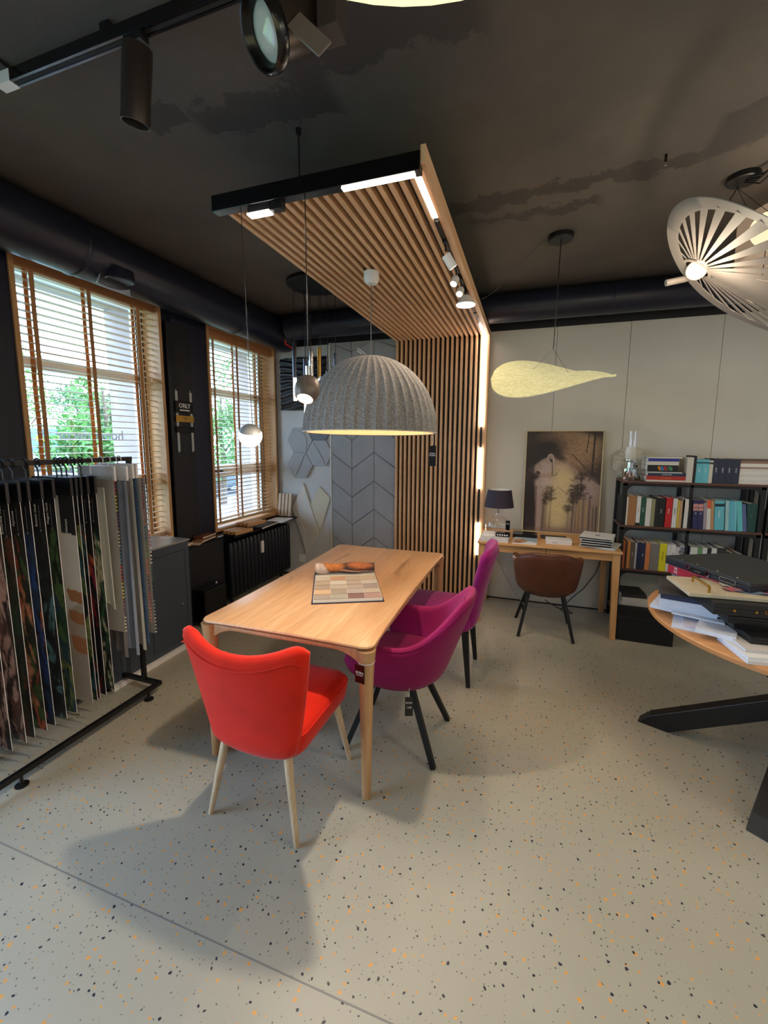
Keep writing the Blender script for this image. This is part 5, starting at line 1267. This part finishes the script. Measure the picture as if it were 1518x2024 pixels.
for i, (L, T, c, lab) in enumerate(((.24, .030, '8E8A88', 'grey catalogue at the bottom of the pile on the right bookshelf top'), (.30, .035, '9FC0C8', 'pale blue catalogue on the right bookshelf top'), (.26, .05, '20242C', 'dark folder on the right bookshelf top'), (.30, .04, '9A9A9C', 'grey catalogue topmost on the right bookshelf top'))):
    flat('magazine', lab, 'magazine', 1.95+.02*(i % 2), 4.23, zs, L, .24, T, c, M['paper'], -.06*i, G); zs += T
zs = zlw
for i in range(3):
    flat('magazine', ('bottom', 'middle', 'top')[i]+' loose white paper bundle on the lower shelf of the right bookshelf', 'magazine', 1.96, 4.24, zs, .26, .25, .035, 'C9C7C6', M['paper'], .15*i, G); zs += .035

# oil lantern and octagonal tray on the shelf top
t = thing('oil_lantern', 'chrome oil lantern with tall clear glass chimney on the bookshelf top', 'lantern', (.840, 4.215, 1.2995))
obj('tank', MB().lathe([(0, 0), (.060, 0), (.062, .003), (.062, .098), (.058, .102), (.030, .104), (.030, .15), (.034, .152), (.034, .165), (0, .165)], 40), M['chrome'], t, smooth=True)
obj('gallery', MB().lathe([(.034, .155), (.050, .156), (.052, .160), (.052, .176), (.047, .178), (.0, .170)], 36), M['chrome'], t, smooth=True)
obj('wick_knob', MB().lathe([(0, 0), (.012, 0), (.012, .012), (0, .012)], 14, T=Matrix.Translation((.035, -.02, .12)) @ Matrix.Rotation(PI/2, 4, 'Y')), M['gunmetal'], t, smooth=True)
obj('frosted_glass', MB().lathe([(.030, .170), (.046, .19), (.050, .24), (.042, .285), (.040, .285), (.048, .24), (.044, .19), (.030, .172)], 36), plain('frosted_white_glass', 'CFCabc', .4), t, smooth=True)
obj('glass_chimney', MB().lathe([(.034, .275), (.035, .42), (.033, .42), (.032, .275)], 36), M['glass'], t, smooth=True)
t = thing('octagonal_tray', 'pale marble-look octagonal tray leaning on the wall behind the lantern', 'tray', (.875, 4.395, 1.30), rot=(-.16, 0, 0))
poly = [(.150*math.cos(PI/8+PI/4*k), .139+.150*math.sin(PI/8+PI/4*k)) for k in range(8)]
mt, t_, b_ = newmat('white_marble'); n1 = t_.n('ShaderNodeTexNoise', {'Vector': t_.coords(), 'Scale': 7., 'Detail': 8., 'Distortion': 1.6}).outputs[0]
t_.nt.links.new(t_.ramp(n1, [(.42, lin('C2BAA8')), (.5, lin('A89C88')), (.56, lin('C8C0AE'))]), b_.inputs['Base Color']); b_.inputs['Roughness'].default_value = .3
obj('plate', MB().prism(poly, 0, .012, T=Matrix.Rotation(PI/2, 4, 'X')), mt, t, bevel=.003)

# ================================================================== ROUND TABLE and its piles
RC = (1.307, 2.4615); ZT = .762
t = thing('round_table', 'round oak table on crossed black beams, piled with sample cases', 'table', (RC[0], RC[1], 0))
R = .668
obj('tabletop', MB().lathe([(0, .735), (R-.012, .735), (R-.002, .738), (R, .742), (R, .756), (R-.003, .760), (R-.008, ZT), (0, ZT)], 120), M['round_oak'], t, smooth=True, angle=35)
obj('edge_band', MB().lathe([(R-.0005, .741), (R+.0008, .742), (R+.0008, .7565), (R-.0005, .7575)], 120), plain('oak_edge', 'B47A46', .45), t, smooth=True)
feet = [(-.60, .245), (-.325, -.445), (.60, -.245), (.325, .445)]
for i, (fx, fy) in enumerate(feet):
    L = math.hypot(fx, fy); ux, uy = fx/L, fy/L; px, py = -uy, ux; hw = .038
    P = lambda r, z, s: (ux*r+px*s*hw, uy*r+py*s*hw, z)
    pr_ = [(L+.02, .0), (L-.10, 0.0), (-.035, .365), (-.035, .465), (.005, .465), (L-.02, .095)] if False else None
    prof = [(L+.02, .0), (L-.13, .0), (.0, .335), (.0, .445), (L-.035, .06)]
    mb = MB().loft([[P(r, z, -1) for r, z in prof], [P(r, z, 1) for r, z in prof]]); 
    obj('leg', mb, M['blackmetal'], t, bevel=.003)
    prof = [(.0, .335), (.0, .445), (.30, .735), (.40, .735)]
    obj('upper_arm', MB().loft([[P(r, z, -1) for r, z in prof], [P(r, z, 1) for r, z in prof]]), M['blackmetal'], t, bevel=.003)
obj('hub', MB().box(-.05, .05, -.05, .05, .325, .455), M['blackmetal'], t, bevel=.006)
# magazines fanned at the table edge
G = 'magazines and papers fanned on the round table'
def mag(label, x, y, z, L, D, T, rz, c='D4D8E2', grp=G): return flat('magazine', label, 'magazine', x, y, z, L, D, T, c, M['paperbluelit'], rz, grp)
mag('lowest white magazine at the front of the round table, below the black cases', .985, 2.085, ZT, .30, .22, .013, .12, 'CFCBC6')
mag('second white magazine at the front of the round table pile', .980, 2.10, ZT+.013, .30, .22, .013, .18, 'D8D6D4')
mag('glossy magazine on top of the front pile of the round table', 1.00, 2.13, ZT+.026, .30, .22, .012, .08, 'BFB8B2')
mag('white catalogue lying at the left rim of the round table', .775, 2.36, ZT, .13, .27, .014, -.32)
mag('white catalogue with a red corner at the left rim of the round table', .80, 2.33, ZT+.014, .12, .22, .012, -.25, 'C9C4CC')
mag('thick white brochure jutting out farthest left over the round table rim', .745, 2.50, ZT+.026, .16, .24, .016, -.45)
mag('white paper pad leading down to the front, left side of the round table', .86, 2.27, ZT+.026, .14, .30, .018, -.42)
mag('blank folded white sheet under the black cases, left side of the round table', .83, 2.42, ZT+.044, .20, .30, .006, -.35)
mag('white catalogue stacked second above the folded sheet, left of the cases', .80, 2.47, ZT+.050, .22, .30, .014, -.30)
mag('blueish catalogue edge below the dark grey board, left of the cases', .795, 2.46, ZT+.064, .24, .30, .022, -.28)
mag('white catalogue directly under the dark grey board', .80, 2.45, ZT+.086, .25, .29, .022, -.26)
mag('upper white and navy catalogue directly touching the dark grey board', .80, 2.44, ZT+.108, .26, .28, .020, -.25, '2A3048')
boxy('sample_board', 'thin dark grey board lying flat on the catalogues, left of the tray', 'board', .81, 2.44, ZT+.128, .30, .28, .006, plain('dark_grey_board', '3A3938', .6), -.25, None, False)
G = 'black sample cases stacked on the round table'
boxy('sample_case', 'lowest black sample case with one stud at the front of the round table', 'case', 1.06, 2.19, ZT+.038, .34, .20, .030, M['blackmetal'], .10, G)
boxy('sample_case', 'second black sample case from the bottom of the front stack', 'case', 1.04, 2.27, ZT+.068, .36, .24, .026, M['blackgloss'], .04, G)
boxy('sample_case', 'third black sample case, ribbed, below the studded one', 'case', 1.03, 2.28, ZT+.094, .40, .26, .030, M['blackmetal'], .08, G)
t = boxy('sample_case', 'black leather case with two gold studs and pale lettering under the beige tray', 'case', 1.00, 2.30, ZT+.126, .46, .30, .056, plain('black_leatherette', '1A1918', .5), .08, G)
for dx in (-.155, -.075): obj('stud', MB().lathe([(0, 0), (.006, .0), (.005, .005), (0, .006)], 16, T=Matrix.Translation((dx, -.151, .026)) @ Matrix.Rotation(PI/2, 4, 'X')), M['gold'], t, smooth=True)
text('case_lettering', 'SIDING', .022, M['gold'], t, (-.045, -.1516, .026), (PI/2, 0, 0), .0003, align='LEFT')
t = thing('sample_tray', 'beige sample tray with two gold bow handles and fabric scraps on top of the cases', 'tray', (.93, 2.315, ZT+.184), .08)
obj('board', MB().box(-.24, .24, -.13, .13, 0, .016), plain('beige_tray', 'B3A68C', .55, noise=.08, nscale=30), t, bevel=.002)
for hx_ in (-.155, .15):
    P = [(hx_, -.105, .016), (hx_, -.105, .043), (hx_, .055, .043), (hx_, .055, .016)]
    obj('gold_handle', MB().tube([P[0], P[1]], .004, 4, sq=True).tube([P[1], P[2]], .0045, 4, sq=True).tube([P[2], P[3]], .004, 4, sq=True), M['gold'], t)
def scrap(label, x, y, L, D, c, rz, z=ZT+.2012, T=.005):
    t = thing('fabric_scrap', label, 'fabric scrap', (x, y, z), rz, 'fabric scraps on the beige tray'); N = 10
    mb = MB().shell(lambda u, v: (u*L/2, v*D/2*(1-.15*u), .004+.004*math.sin(u*4+v)), N, 4, lambda u, v: .0018); obj('cloth', mb, fabric('scrap_'+c, c, .2), t, smooth=True)
scrap('grey-blue fabric scrap on the beige tray', .965, 2.255, .13, .035, '6A7886', -.15)
scrap('dusty red fabric scrap at the middle of the beige tray', .90, 2.27, .07, .04, 'A8545A', .2)
scrap('dark red fabric scrap by the right gold handle', 1.03, 2.27, .14, .05, '8A3038', -.25)
scrap('off-white paper scrap behind the red ones on the beige tray', .96, 2.33, .17, .05, 'C8BEB0', -.1)
flat('magazine', 'pale cardboard sheet behind the right gold handle', 'magazine', 1.12, 2.40, ZT+.184, .22, .24, .016, 'B0A49C', None, .06)
rzc = -1.10
t = boxy('sample_case', 'grey case at the bottom of the rear stack, left end showing', 'case', 1.02, 2.56, ZT+.128, .40, .36, .034, plain('grey_case', '6E7176', .5), rzc, None)
boxy('catalogue_block', 'stack of hidden cartons carrying the rear cases on the round table', 'box', 1.12, 2.60, ZT, .40, .36, .128, M['blackmetal'], rzc, None)
t = thing('sample_case', 'red sample case with white emblem below the large black case', 'case', (1.005, 2.545, ZT+.162), rzc)
obj('body', MB().box(-.205, .205, -.19, .18, 0, .045), plain('red_case', 'A81C2E', .45), t, bevel=.004)
text('case_lettering', 'RE\nXX', .018, M['white'], t, (-.15, -.1905, .024), (PI/2, 0, 0))
obj('handle_cutout', MB().lathe([(0, 0), (.028, 0), (.028, .002), (0, .002)], 20, T=Matrix.Translation((.0, -.190, .010)) @ Matrix.Rotation(PI/2, 4, 'X')), M['blackmetal'], t)
t = thing('sample_case', 'large black sample case with chrome clasps, topmost at the back of the round table', 'case', (1.03, 2.54, ZT+.2075), rzc)
obj('body', MB().box(-.235, .235, -.215, .22, 0, .022), plain('navy_case', '10131E', .45), t, bevel=.003)
obj('lid', MB().box(-.236, .236, -.216, .221, .0225, .044), plain('charcoal_case', '252525', .55), t, bevel=.004)
for cx0 in (-.085, .025):
    obj('clasp', MB().lathe([(.010, 0), (.015, 0), (.015, .005), (.010, .005), (.010, 0)], 24, T=Matrix.Translation((cx0, -.216, .02)) @ Matrix.Rotation(PI/2, 4, 'X')), M['chrome'], t, smooth=True)
obj('case_handle', MB().tube([(-.08, -.218, .02), (-.07, -.228, .016), (.01, -.228, .016), (.02, -.218, .02)], .006, 8), M['blackgloss'], t, smooth=True)
mb = MB(); fr = (.09, .17, .010, .030)
mb.box(fr[0], fr[1], -.2175, -.2158, fr[2], fr[2]+.0015).box(fr[0], fr[1], -.2175, -.2158, fr[3]-.0015, fr[3]).box(fr[0], fr[0]+.0015, -.2175, -.2158, fr[2], fr[3]).box(fr[1]-.0015, fr[1], -.2175, -.2158, fr[2], fr[3])
obj('label_frame', mb, M['chrome'], t)
for cx0 in (-.14, -.05, .06, .16): obj('rivet', MB().lathe([(0, 0), (.004, 0), (.003, .002), (0, .0025)], 10), M['chrome'], t, (cx0, -.20, .044))
# ================================================================== FABRIC RACK
t = thing('display_rack', 'black steel display rack with top rail on low disc feet, holding wallpaper panels', 'rack', (-2.36, 1.40, 0))
Y0, Y1 = -.75, .60
rk = MB().box(.152, .178, Y0, Y1-.03, .052, .078); obj('bottom_rail', rk, M['blackmetal'], t, bevel=.002)
obj('bottom_rail', MB().box(-.178, -.152, Y0, Y1-.03, .052, .078), M['blackmetal'], t, bevel=.002)
for y in (Y0, Y1): obj('cross_bar', MB().box(-.178, .178, y-.03, y-.004, .052, .078), M['blackmetal'], t, bevel=.002)
for y in (Y0, Y1): obj('upright', MB().box(.03, .055, y-.03, y-.005, .078, 1.515), M['blackmetal'], t, bevel=.002)
obj('top_rail', MB().box(.0325, .0525, Y0-.03, Y1, 1.497, 1.522), M['blackmetal'], t, bevel=.002)
for y in (Y0+.15, -.22, Y1-.10):
    for x in (-.165, .165):
        obj('foot', MB().lathe([(0, 0), (.028, 0), (.028, .006), (.008, .012), (.007, .052), (0, .052)], 24), M['blackmetal'], t, (x, y, 0), smooth=True)
XRAIL = -2.36+.0425
vm = vcol('printed_wallpaper', .55)
RT = Matrix(((0, -1, 0), (0, 0, -1), (1, 0, 0))).to_euler()
def leaves(cv, n, cols, r=(.10, .03), lo=.2, asp=5):
    for _ in range(n):
        x, y = random.random(), lo+random.random()*(1-lo); c = random.choice(cols); a = random.uniform(-1.2, 1.2)
        cv.ell(x, y, random.uniform(.6, 1.3)*r[0], random.uniform(.6, 1.3)*r[1], c, a, .3)
        if random.random() < .5: cv.ell(x, y, r[0]*.9, r[1]*.12, '101010', a, .6, .6)
PAT = {
 'peach':  (('B89890', '6A4A44', 'A88078', '2A2026', 'C8A8A0', '4A5048'), '2A2228'),
 'dark':   (('1E2A22', '3A2A24', '28402E', '5A3020', '141418'), '121214'),
 'orange': (('B85A38', '8A3A24', '3E5A30', 'C88A6A', '20281E', '14161A'), '161816'),
 'blue':   (('2A4E9A', '1E3A6E', 'C86A2A', '203A5A', '101828'), '121826'),
 'botanic':(('1A1E22', '24282C', '5A8A92', '14181A', '26302E'), '131416'),
 'magpie': (('2E4E34', '4E6E3E', '24402A', '7A8448', '2A4A5A', '14241A'), '121614'),
 'green':  (('4A6A3A', '8A9A5A', '20382A', '2E5A6A', '6A7A4A'), '1A241C'),
 'teal':   (('2A4A52', '7A3A2E', '16282E', '3E6A6A', '14161C'), '12161C'),
 'floral': (('14141C', 'A8283A', 'C86A3A', '16182A', '10101A', '14141C', '10101A'), '0F1018'),
 'jungle': (('C8C0A0', '1E2A26', 'A8A88A', '28503A', '121A1A', '3A6A4A'), '10161A'),
}
G = 'wallpaper panels on the black rack'
def banner(y, pat, title, label, lean=0.):
    W, Hb = .28, 1.245; cv = Canvas(34, 150, PAT[pat][1]); leaves(cv, 170, PAT[pat][0], (.12, .026), .21)
    cv.poly([(0, 0), (1, 0), (1, .205), (0, .205)], '17161C'); cv.noise(.18, (12, 60))
    t = thing('wallpaper_panel', label, 'wallpaper panel', (-2.36, y, .185), lean, G)
    ph = random.random()*6
    sheetf = lambda x, z: (x+.012*(1-z/Hb), .006*math.sin(x*16+ph)*(1-z/Hb), z)
    mbp, cc = cv.sheet(W, Hb, sheetf); obj('printed_face', mbp, vm, t, (0, -.0016, 0), smooth=True, cols=cc)
    obj('backing_sheet', MB().shell(lambda u, v: sheetf(u*W/2, (v+1)/2*Hb), 12, 20, lambda u, v: .0011), M['paper'], t, smooth=True)
    obj('header', MB().box(-W/2-.004, W/2+.004, -.007, .007, Hb-.095, Hb), plain('header_black', '101016', .5), t, bevel=.001)
    ring = [(.0425+.021*math.sin(a), .0, 1.508-.185+.021*math.cos(a)) for a in [2*PI*k/20-2.2 for k in range(16)]]
    obj('hook', MB().tube([(.0425, 0, Hb-.002), (.0425, .0, 1.508-.185-.034)] + [(p[0], 0, p[2]) for p in ring], .0042, 8), M['blackmetal'], t, smooth=True)
    if title:
        text('title_lettering', title, .021, M['white'], t, (.088, -.0055, Hb-.175), RT, .0002, bold=True)
    obj('small_print', MB().box(.113, .1155, -.0055, -.005, Hb-.235, Hb-.125).box(.110, .119, -.0055, -.005, Hb-.255, Hb-.243), plain('print_grey', '8A8A90', .6), t)
    return t
banner(1.03, 'dark', None, 'dark wallpaper panel at the left picture edge, nearest the camera')
banner(1.10, 'orange', None, 'rust patterned wallpaper panel second from the left picture edge')
banner(1.165, 'peach', None, 'pinkish palm wallpaper panel cut by the left picture edge')
banner(1.222, 'peach', 'Petal', 'pale pink and grey palm wallpaper panel left of the one titled Butterflies Vert')
banner(1.264, 'dark', 'Butterflies Vert', 'black wallpaper panel titled Butterflies Vert')
banner(1.312, 'orange', 'Apricots', 'wallpaper panel titled Apricots with rust coloured birds')
banner(1.352, 'blue', None, 'wallpaper panel with vivid blue and orange shapes right of Apricots')
banner(1.410, 'botanic', 'Botanic black', 'nearly black wallpaper panel titled Botanic black')
banner(1.464, 'magpie', 'Magpie black', 'wallpaper panel titled Magpie black with green feathers and leaves')
# the white 'Abstract' panel
t = thing('wallpaper_panel', 'white wallpaper panel titled Abstract with tan rounded blocks', 'wallpaper panel', (-2.36, 1.553, .185), 0, G)
cv = Canvas(60, 150, 'DCDAD2'); cv.ell(.92, .95, .75, .40, 'B8AC9E', .0, .05)
for k, (yy, hh) in enumerate(((.49, .055), (.585, .055), (.70, .075))): cv.poly([(.60, yy), (.64, yy-.008), (1, yy+.004), (1, yy+hh), (.72, yy+hh*.95), (.64, yy+hh*.7)], 'B47A54'); 
cv.poly([(.62, 0), (1, 0), (1, .245), (.62, .235)], '1B1A20'); cv.noise(.04, (10, 30))
mbp, cc = cv.sheet(.28, 1.245, lambda x, z: (x+.012*(1-z/1.245), .004*math.sin(x*14), z)); obj('printed_face', mbp, vm, t, (0, -.0016, 0), smooth=True, cols=cc)
obj('backing_sheet', MB().shell(lambda u, v: (u*.14+.012*(1-(v+1)/2), .004*math.sin(u*.14*14), (v+1)/2*1.245), 12, 4, lambda u, v: .0011), M['paper'], t)
obj('header', MB().box(-.144, .144, -.007, .007, 1.15, 1.245), plain('header_black', '101016', .5), t, bevel=.001)
obj('hook', MB().tube([(.0425, 0, 1.24), (.0425, 0, 1.289)] + [(.0425+.021*math.sin(a), 0, 1.323+.021*math.cos(a)) for a in [2*PI*k/20-2.2 for k in range(16)]], .0042, 8), M['blackmetal'], t, smooth=True)
text('title_lettering', 'Abstract', .021, M['white'], t, (.085, -.006, .99), RT, .0002, bold=True)
banner(1.578, 'green', None, 'olive and green leaf wallpaper panel right of the white Abstract one')
banner(1.603, 'teal', None, 'teal and red leaf wallpaper panel, thin strip in the middle right of the rack')
banner(1.640, 'floral', None, 'almost black wallpaper panel with small red and pink flowers')
banner(1.682, 'jungle', 'Dark Jungle', 'wallpaper panel titled Dark Jungle with cream fronds')
# hanging fabrics at the rack end
def clothhang(y, xr, xl, ztop, zbot, mat, label, name='fabric_sample', amp=.008, hook=True, fr=26, clip=True):
    t = thing(name, label, 'fabric sample', ((xl+xr)/2, y, 0), 0, 'fabric samples at the rack end'); w = (xr-xl)/2
    obj('cloth', MB().shell(lambda u, v: (u*w+.010*v*u*-1, amp*math.sin(u*w*fr*4+y*9)*(1.1-v*.7), zbot+.02*math.sin(u*2+y)*(1-v)+(ztop-zbot)*(v+1)/2), 26, 24, lambda u, v: .0014), mat, t, smooth=True)
    if hook:
        if clip: obj('clip_hanger', MB().box(-w-.003, w+.003, -.006, .006, ztop-.03, ztop+.055), M['white'], t, bevel=.003)
        cx0 = XRAIL-(xl+xr)/2
        obj('hook', MB().tube([(cx0, 0, ztop+.05), (cx0, 0, 1.478)] + [(cx0+.020*math.sin(a), 0, 1.508+.020*math.cos(a)) for a in [2*PI*k/20-2.6 for k in range(16)]], .003, 6), M['white'], t, smooth=True)
    return t
t = clothhang(1.735, -2.215, -2.50, 1.36, .68, plain('cream_card', 'D4D3C4', .7), 'stiff cream sheet hanging beside the Dark Jungle panel', amp=.003, clip=False)
obj('black_card', MB().box(.02, .146, -.013, -.010, 1.285, 1.425), M['blackmetal'], t, rot=(0, -.05, 0))
clothhang(1.80, -2.215, -2.50, 1.42, .36, fabric('grey_taupe_curtain', '6E6866', .2), 'dark taupe curtain sample, lower part below the cream sheet', amp=.012)
clothhang(1.845, -2.175, -2.45, 1.42, .36, fabric('silver_grey_curtain', '8E96A6', .3), 'silver grey curtain sample with soft folds', amp=.012)
clothhang(1.885, -2.175, -2.45, 1.43, .37, fabric('pale_linen', 'B9B4A8', .2), 'pale linen curtain sample behind the silver one', amp=.006)
clothhang(1.915, -2.180, -2.45, 1.43, .40, fabric('denim_blue', '4A6484', .2), 'blue curtain sample, thin strip at the rack end', amp=.004)
# pom-pom trimmed samples
def pompom(y, x, cols, label, ztop=1.40, zbot=.5):
    t = thing('trimming_sample', label, 'trimming sample', (x, y, 0), 0, 'trimmings at the rack end')
    obj('ribbon', MB().box(-.20, -.002, -.001, .001, zbot, ztop), fabric('ribbon_'+cols[0], 'B8B0A6', .1), t)
    ms = [BM.setdefault('pom_'+c, fabric('pom_'+c, c, .4)) for c in cols]
    n = 44; mbs = [MB() for _ in ms]
    for k in range(n):
        z = zbot+(ztop-zbot)*(k+.5)/n; mbs[(k//5) % len(ms)].add([(.006+.007*a, .007*b, z+.007*c) for a, b, c in ((1,0,0),(-1,0,0),(0,1,0),(0,-1,0),(0,0,1),(0,0,-1))], [(0,2,4),(2,1,4),(1,3,4),(3,0,4),(2,0,5),(1,2,5),(3,1,5),(0,3,5)])
    for mb_, mt in zip(mbs, ms): obj('pompoms', mb_, mt, t, kind='stuff')
pompom(1.775, -2.195, ['C8B89A', '8A5A6A', 'D2C04A', 'B83A3A', '5A8A9A'], 'pom-pom trimming strip in cream, plum and yellow beside the cream sheet')
pompom(1.93, -2.170, ['C87A6A', 'A02A3A', '5A2A3A', 'D0602A', '6A8A4A', '3A6A7A'], 'pom-pom trimming strip in red and orange near the rack post')
pompom(1.955, -2.165, ['C8C0B0', '7A8A9A', '2A2A3A', '3A6A4A', 'D8D0C0', 'C8504A'], 'outermost pom-pom trimming strip ending in coral red', 1.40, .42)

# ================================================================== WINDOW-SIDE FITTINGS
t = thing('wall_cabinet', 'slate blue metal cabinet with a flush door below the near window', 'cabinet', (-2.50, 2.39, 0))
sm = plain('slate_blue_metal', '39424E', .5)
obj('body', MB().box(-.33, -.0045, -.56, .225, .035, .845), sm, t, bevel=.003)
obj('front_frame', MB().box(-.004, .0, -.56, -.155, .035, .845).box(-.004, 0, .185, .225, .035, .845).box(-.004, 0, -.155, .185, .785, .845).box(-.004, 0, -.155, .185, .035, .075), sm, t)
dr = obj('door', MB().box(-.004, .0008, -.1505, .1805, .0795, .7805), sm, t, bevel=.001)
obj('door_gap', MB().box(-.0042, -.0012, -.155, .185, .075, .785), M['blackmetal'], t)
obj('lock', MB().lathe([(0, 0), (.008, 0), (.007, .003), (0, .004)], 16, T=Matrix.Rotation(PI/2, 4, 'Y')), M['chrome'], dr, (.002, .135, .36), smooth=True)
obj('top_sheet', MB().box(-.345, .012, -.565, .232, .847, .860), plain('galvanised_sheet', 'A9AAA8', .35, .7), t, bevel=.001)
obj('plinth', MB().box(-.30, .030, -.50, .24, .0, .033), M['white'], t, bevel=.002)
t = thing('glass_cup', 'tiny clear glass thimble standing on the cabinet top at the window corner', 'glass', (-2.66, 2.56, .860))
obj('bowl', MB().lathe([(0, 0), (.045, .002), (.05, .01), (.012, .014), (.010, .05), (.004, .09), (0, .092)], 24), M['glass'], t, smooth=True)
t = thing('low_casing', 'black boxed casing below the wall pier with wood samples on its ledge', 'casing', (-2.72, 3.04, 0))
obj('front_board', MB().box(-.02, 0, -.44, .25, .002, .705), M['black'], t, bevel=.002)
obj('side_board', MB().box(-.13, -.02, .23, .25, .002, .705), M['black'], t)
obj('top_board', MB().box(-.13, .012, -.44, .27, .706, .724), M['blackgloss'], t, bevel=.002)
t = thing('black_unit', 'small black wall unit with rounded front low on the casing', 'wall unit', (-2.705, 2.98, .0))
obj('case', MB().box(.006, .13, -.13, .15, .03, .33), M['blackgloss'], t, bevel=.012, seg=3)
obj('top_lip', MB().box(.004, .10, -.12, .16, .331, .338), M['black'], t, bevel=.002)
obj('knob', MB().lathe([(0, 0), (.008, 0), (.008, .014), (0, .016)], 14), M['white'], t, (.07, .09, .338), smooth=True)
# radiator
t = thing('radiator', 'dark blue-black ribbed radiator standing under the far window', 'radiator', (-2.765, 3.90, 0))
rm = plain('radiator_black_blue', '10131F', .35)
rib = MB().loft(rrings([(.075, .020, .019, 0, 0, .085), (.085, .028, .026, 0, 0, .11), (.085, .028, .026, 0, 0, .60), (.072, .020, .019, 0, 0, .635)], 4))
r0 = None
for k in range(17):
    y = -.53+.0655*k
    if r0 is None: r0 = obj('rib', rib, rm, t, (0, y, 0), smooth=True)
    else: inst(r0, t, (0, y, 0))
for z in (.15, .58): obj('header_pipe', MB().tube([(0, -.56, z), (0, .55, z)], .018, 14), rm, t, smooth=True)
for y in (-.47, .45): obj('foot', MB().tube([(0, y, 0), (0, y, .1)], .016, 10), rm, t)
t2 = obj('heat_meter', MB().box(.087, .112, -.085, -.045, .43, .56), M['white'], t, bevel=.006)
t = thing('window_ledge', 'black ledge board above the radiator carrying wood samples', 'ledge', (-2.72, 3.90, .706))
obj('board', MB().box(-.130, .125, -.60, .585, 0, .018), M['blackgloss'], t, bevel=.003)
t = obj('pipe', MB().tube([(-2.80, 4.46, .014), (-2.5, 4.475, .014), (-2.2, 4.475, .014)], .008, 8), M['blackmetal'], None, smooth=True); tag(t, 'thin black pipe on the floor along the back wall', 'pipe')
t.name = 'floor_pipe'
def ribsample(name, label, x, y, z, n, L, rz, mat, base=M['black'], pitch=.046, w=.021, h=.034, rot=None):
    t = thing(name, label, 'wood sample', (x, y, z), rz, 'wood slat samples on the window ledge', rot=rot)
    tot = pitch*(n-1)+w
    obj('backing', MB().box(-tot/2, tot/2, -L/2, L/2, 0, .006), base, t)
    s = None
    for k in range(n):
        xx = -tot/2+w/2+pitch*k
        if s is None: s = obj('slat', MB().box(-w/2, w/2, -L/2, L/2, .006, .006+h), mat, t, (xx, 0, 0), bevel=.001, seg=1)
        else: inst(s, t, (xx, 0, 0))
    return t
ribsample('slat_sample', 'lower four-slat oak sample on the ledge, nearer the camera', -2.66, 3.44, .7245, 4, .24, -.10, M['sample_oak'])
ribsample('slat_sample', 'upper four-slat oak sample overlapping the lower one on the ledge', -2.665, 3.66, .7655, 4, .26, -.12, M['sample_oak'])
flat('sample_board', 'black flat sample sticking out under the oak slat samples', 'board', -2.64, 3.84, .7245, .16, .36, .016, '1A1A1E', None, .1)
flat('leaflet', 'white leaflet lying on the ledge at the far end', 'leaflet', -2.665, 4.17, .7245, .22, .30, .006, 'DCDAD8', M['paper'], .1)
ribsample('slat_sample', 'pale oak ribbed sample leaning upright in the corner by the window', -2.755, 4.405, .726, 4, .27, 0, M['sample_pale'], M['sample_pale'], .048, .032, .018, rot=(1.42, 0, -.05)).location = (-2.735, 4.435, .862)
G = 'wood veneer samples on the black casing'
for i, (y, x, c, lab, L) in enumerate(((2.98, -2.74, 'C8A888', 'pale veneer sample board on the casing beside the cabinet', .20), (3.05, -2.73, '9A6A48', 'mid brown veneer sample on the casing, in front of the pale one', .22), (3.10, -2.765, '7A4630', 'red-brown carved veneer sample on the casing', .20))):
    flat('veneer_sample', lab, 'wood sample', x, y, .7245+.0, .10, L, .012+.006*i, c, None, .35+.0*i, G) if i == 0 else flat('veneer_sample', lab, 'wood sample', x, y, .7245+.0135+.018*(i-1), .10, L, .014, c, None, .30-.1*i, G)
flat('veneer_sample', 'grey-brown veneer strip at the near end of the casing ledge', 'wood sample', -2.76, 2.80, .7245, .09, .22, .022, 'A89684', None, .12, G)

# award plaque on the pier
t = thing('award_plaque', 'award plaque of black and gold plates on two clear rods between the windows', 'plaque', (-2.815, 2.98, 1.52))
for y in (-.075, .085):
    obj('rod', MB().box(-.004, .004, y-.012, y+.012, .01, .515), plain('clear_plastic_rod', 'BFC0BC', .2), t, bevel=.002)
    for z in (.0, .52): obj('rod_pin', MB().tube([(-.004, y, z), (-.004, y, z+.012)], .004, 8), M['chrome'], t)
def plate(z0, z1, mat): return obj('plate', MB().box(.006, .012, -.10, .10, z0, z1), mat, t, bevel=.001)
plate(.333, .433, M['blackgloss']); plate(.258, .312, M['gold']); plate(.170, .222, M['blackgloss'])
text('plate_lettering', 'ORŁY', .052, M['white'], t, (.0125, 0, .394), (PI/2, 0, PI/2), .0004, bold=True)
obj('small_print', MB().box(.012, .0128, -.055, .055, .352, .362), M['white'], t)
text('plate_lettering', 'LAUREAT\n2022', .014, M['black'], t, (.0125, 0, .288), (PI/2, 0, PI/2), .0003)
text('plate_lettering', 'ORŁY', .012, plain('dim_print', '6A6A70', .5), t, (.0125, 0, .196), (PI/2, 0, PI/2), .0003)
# ================================================================== end
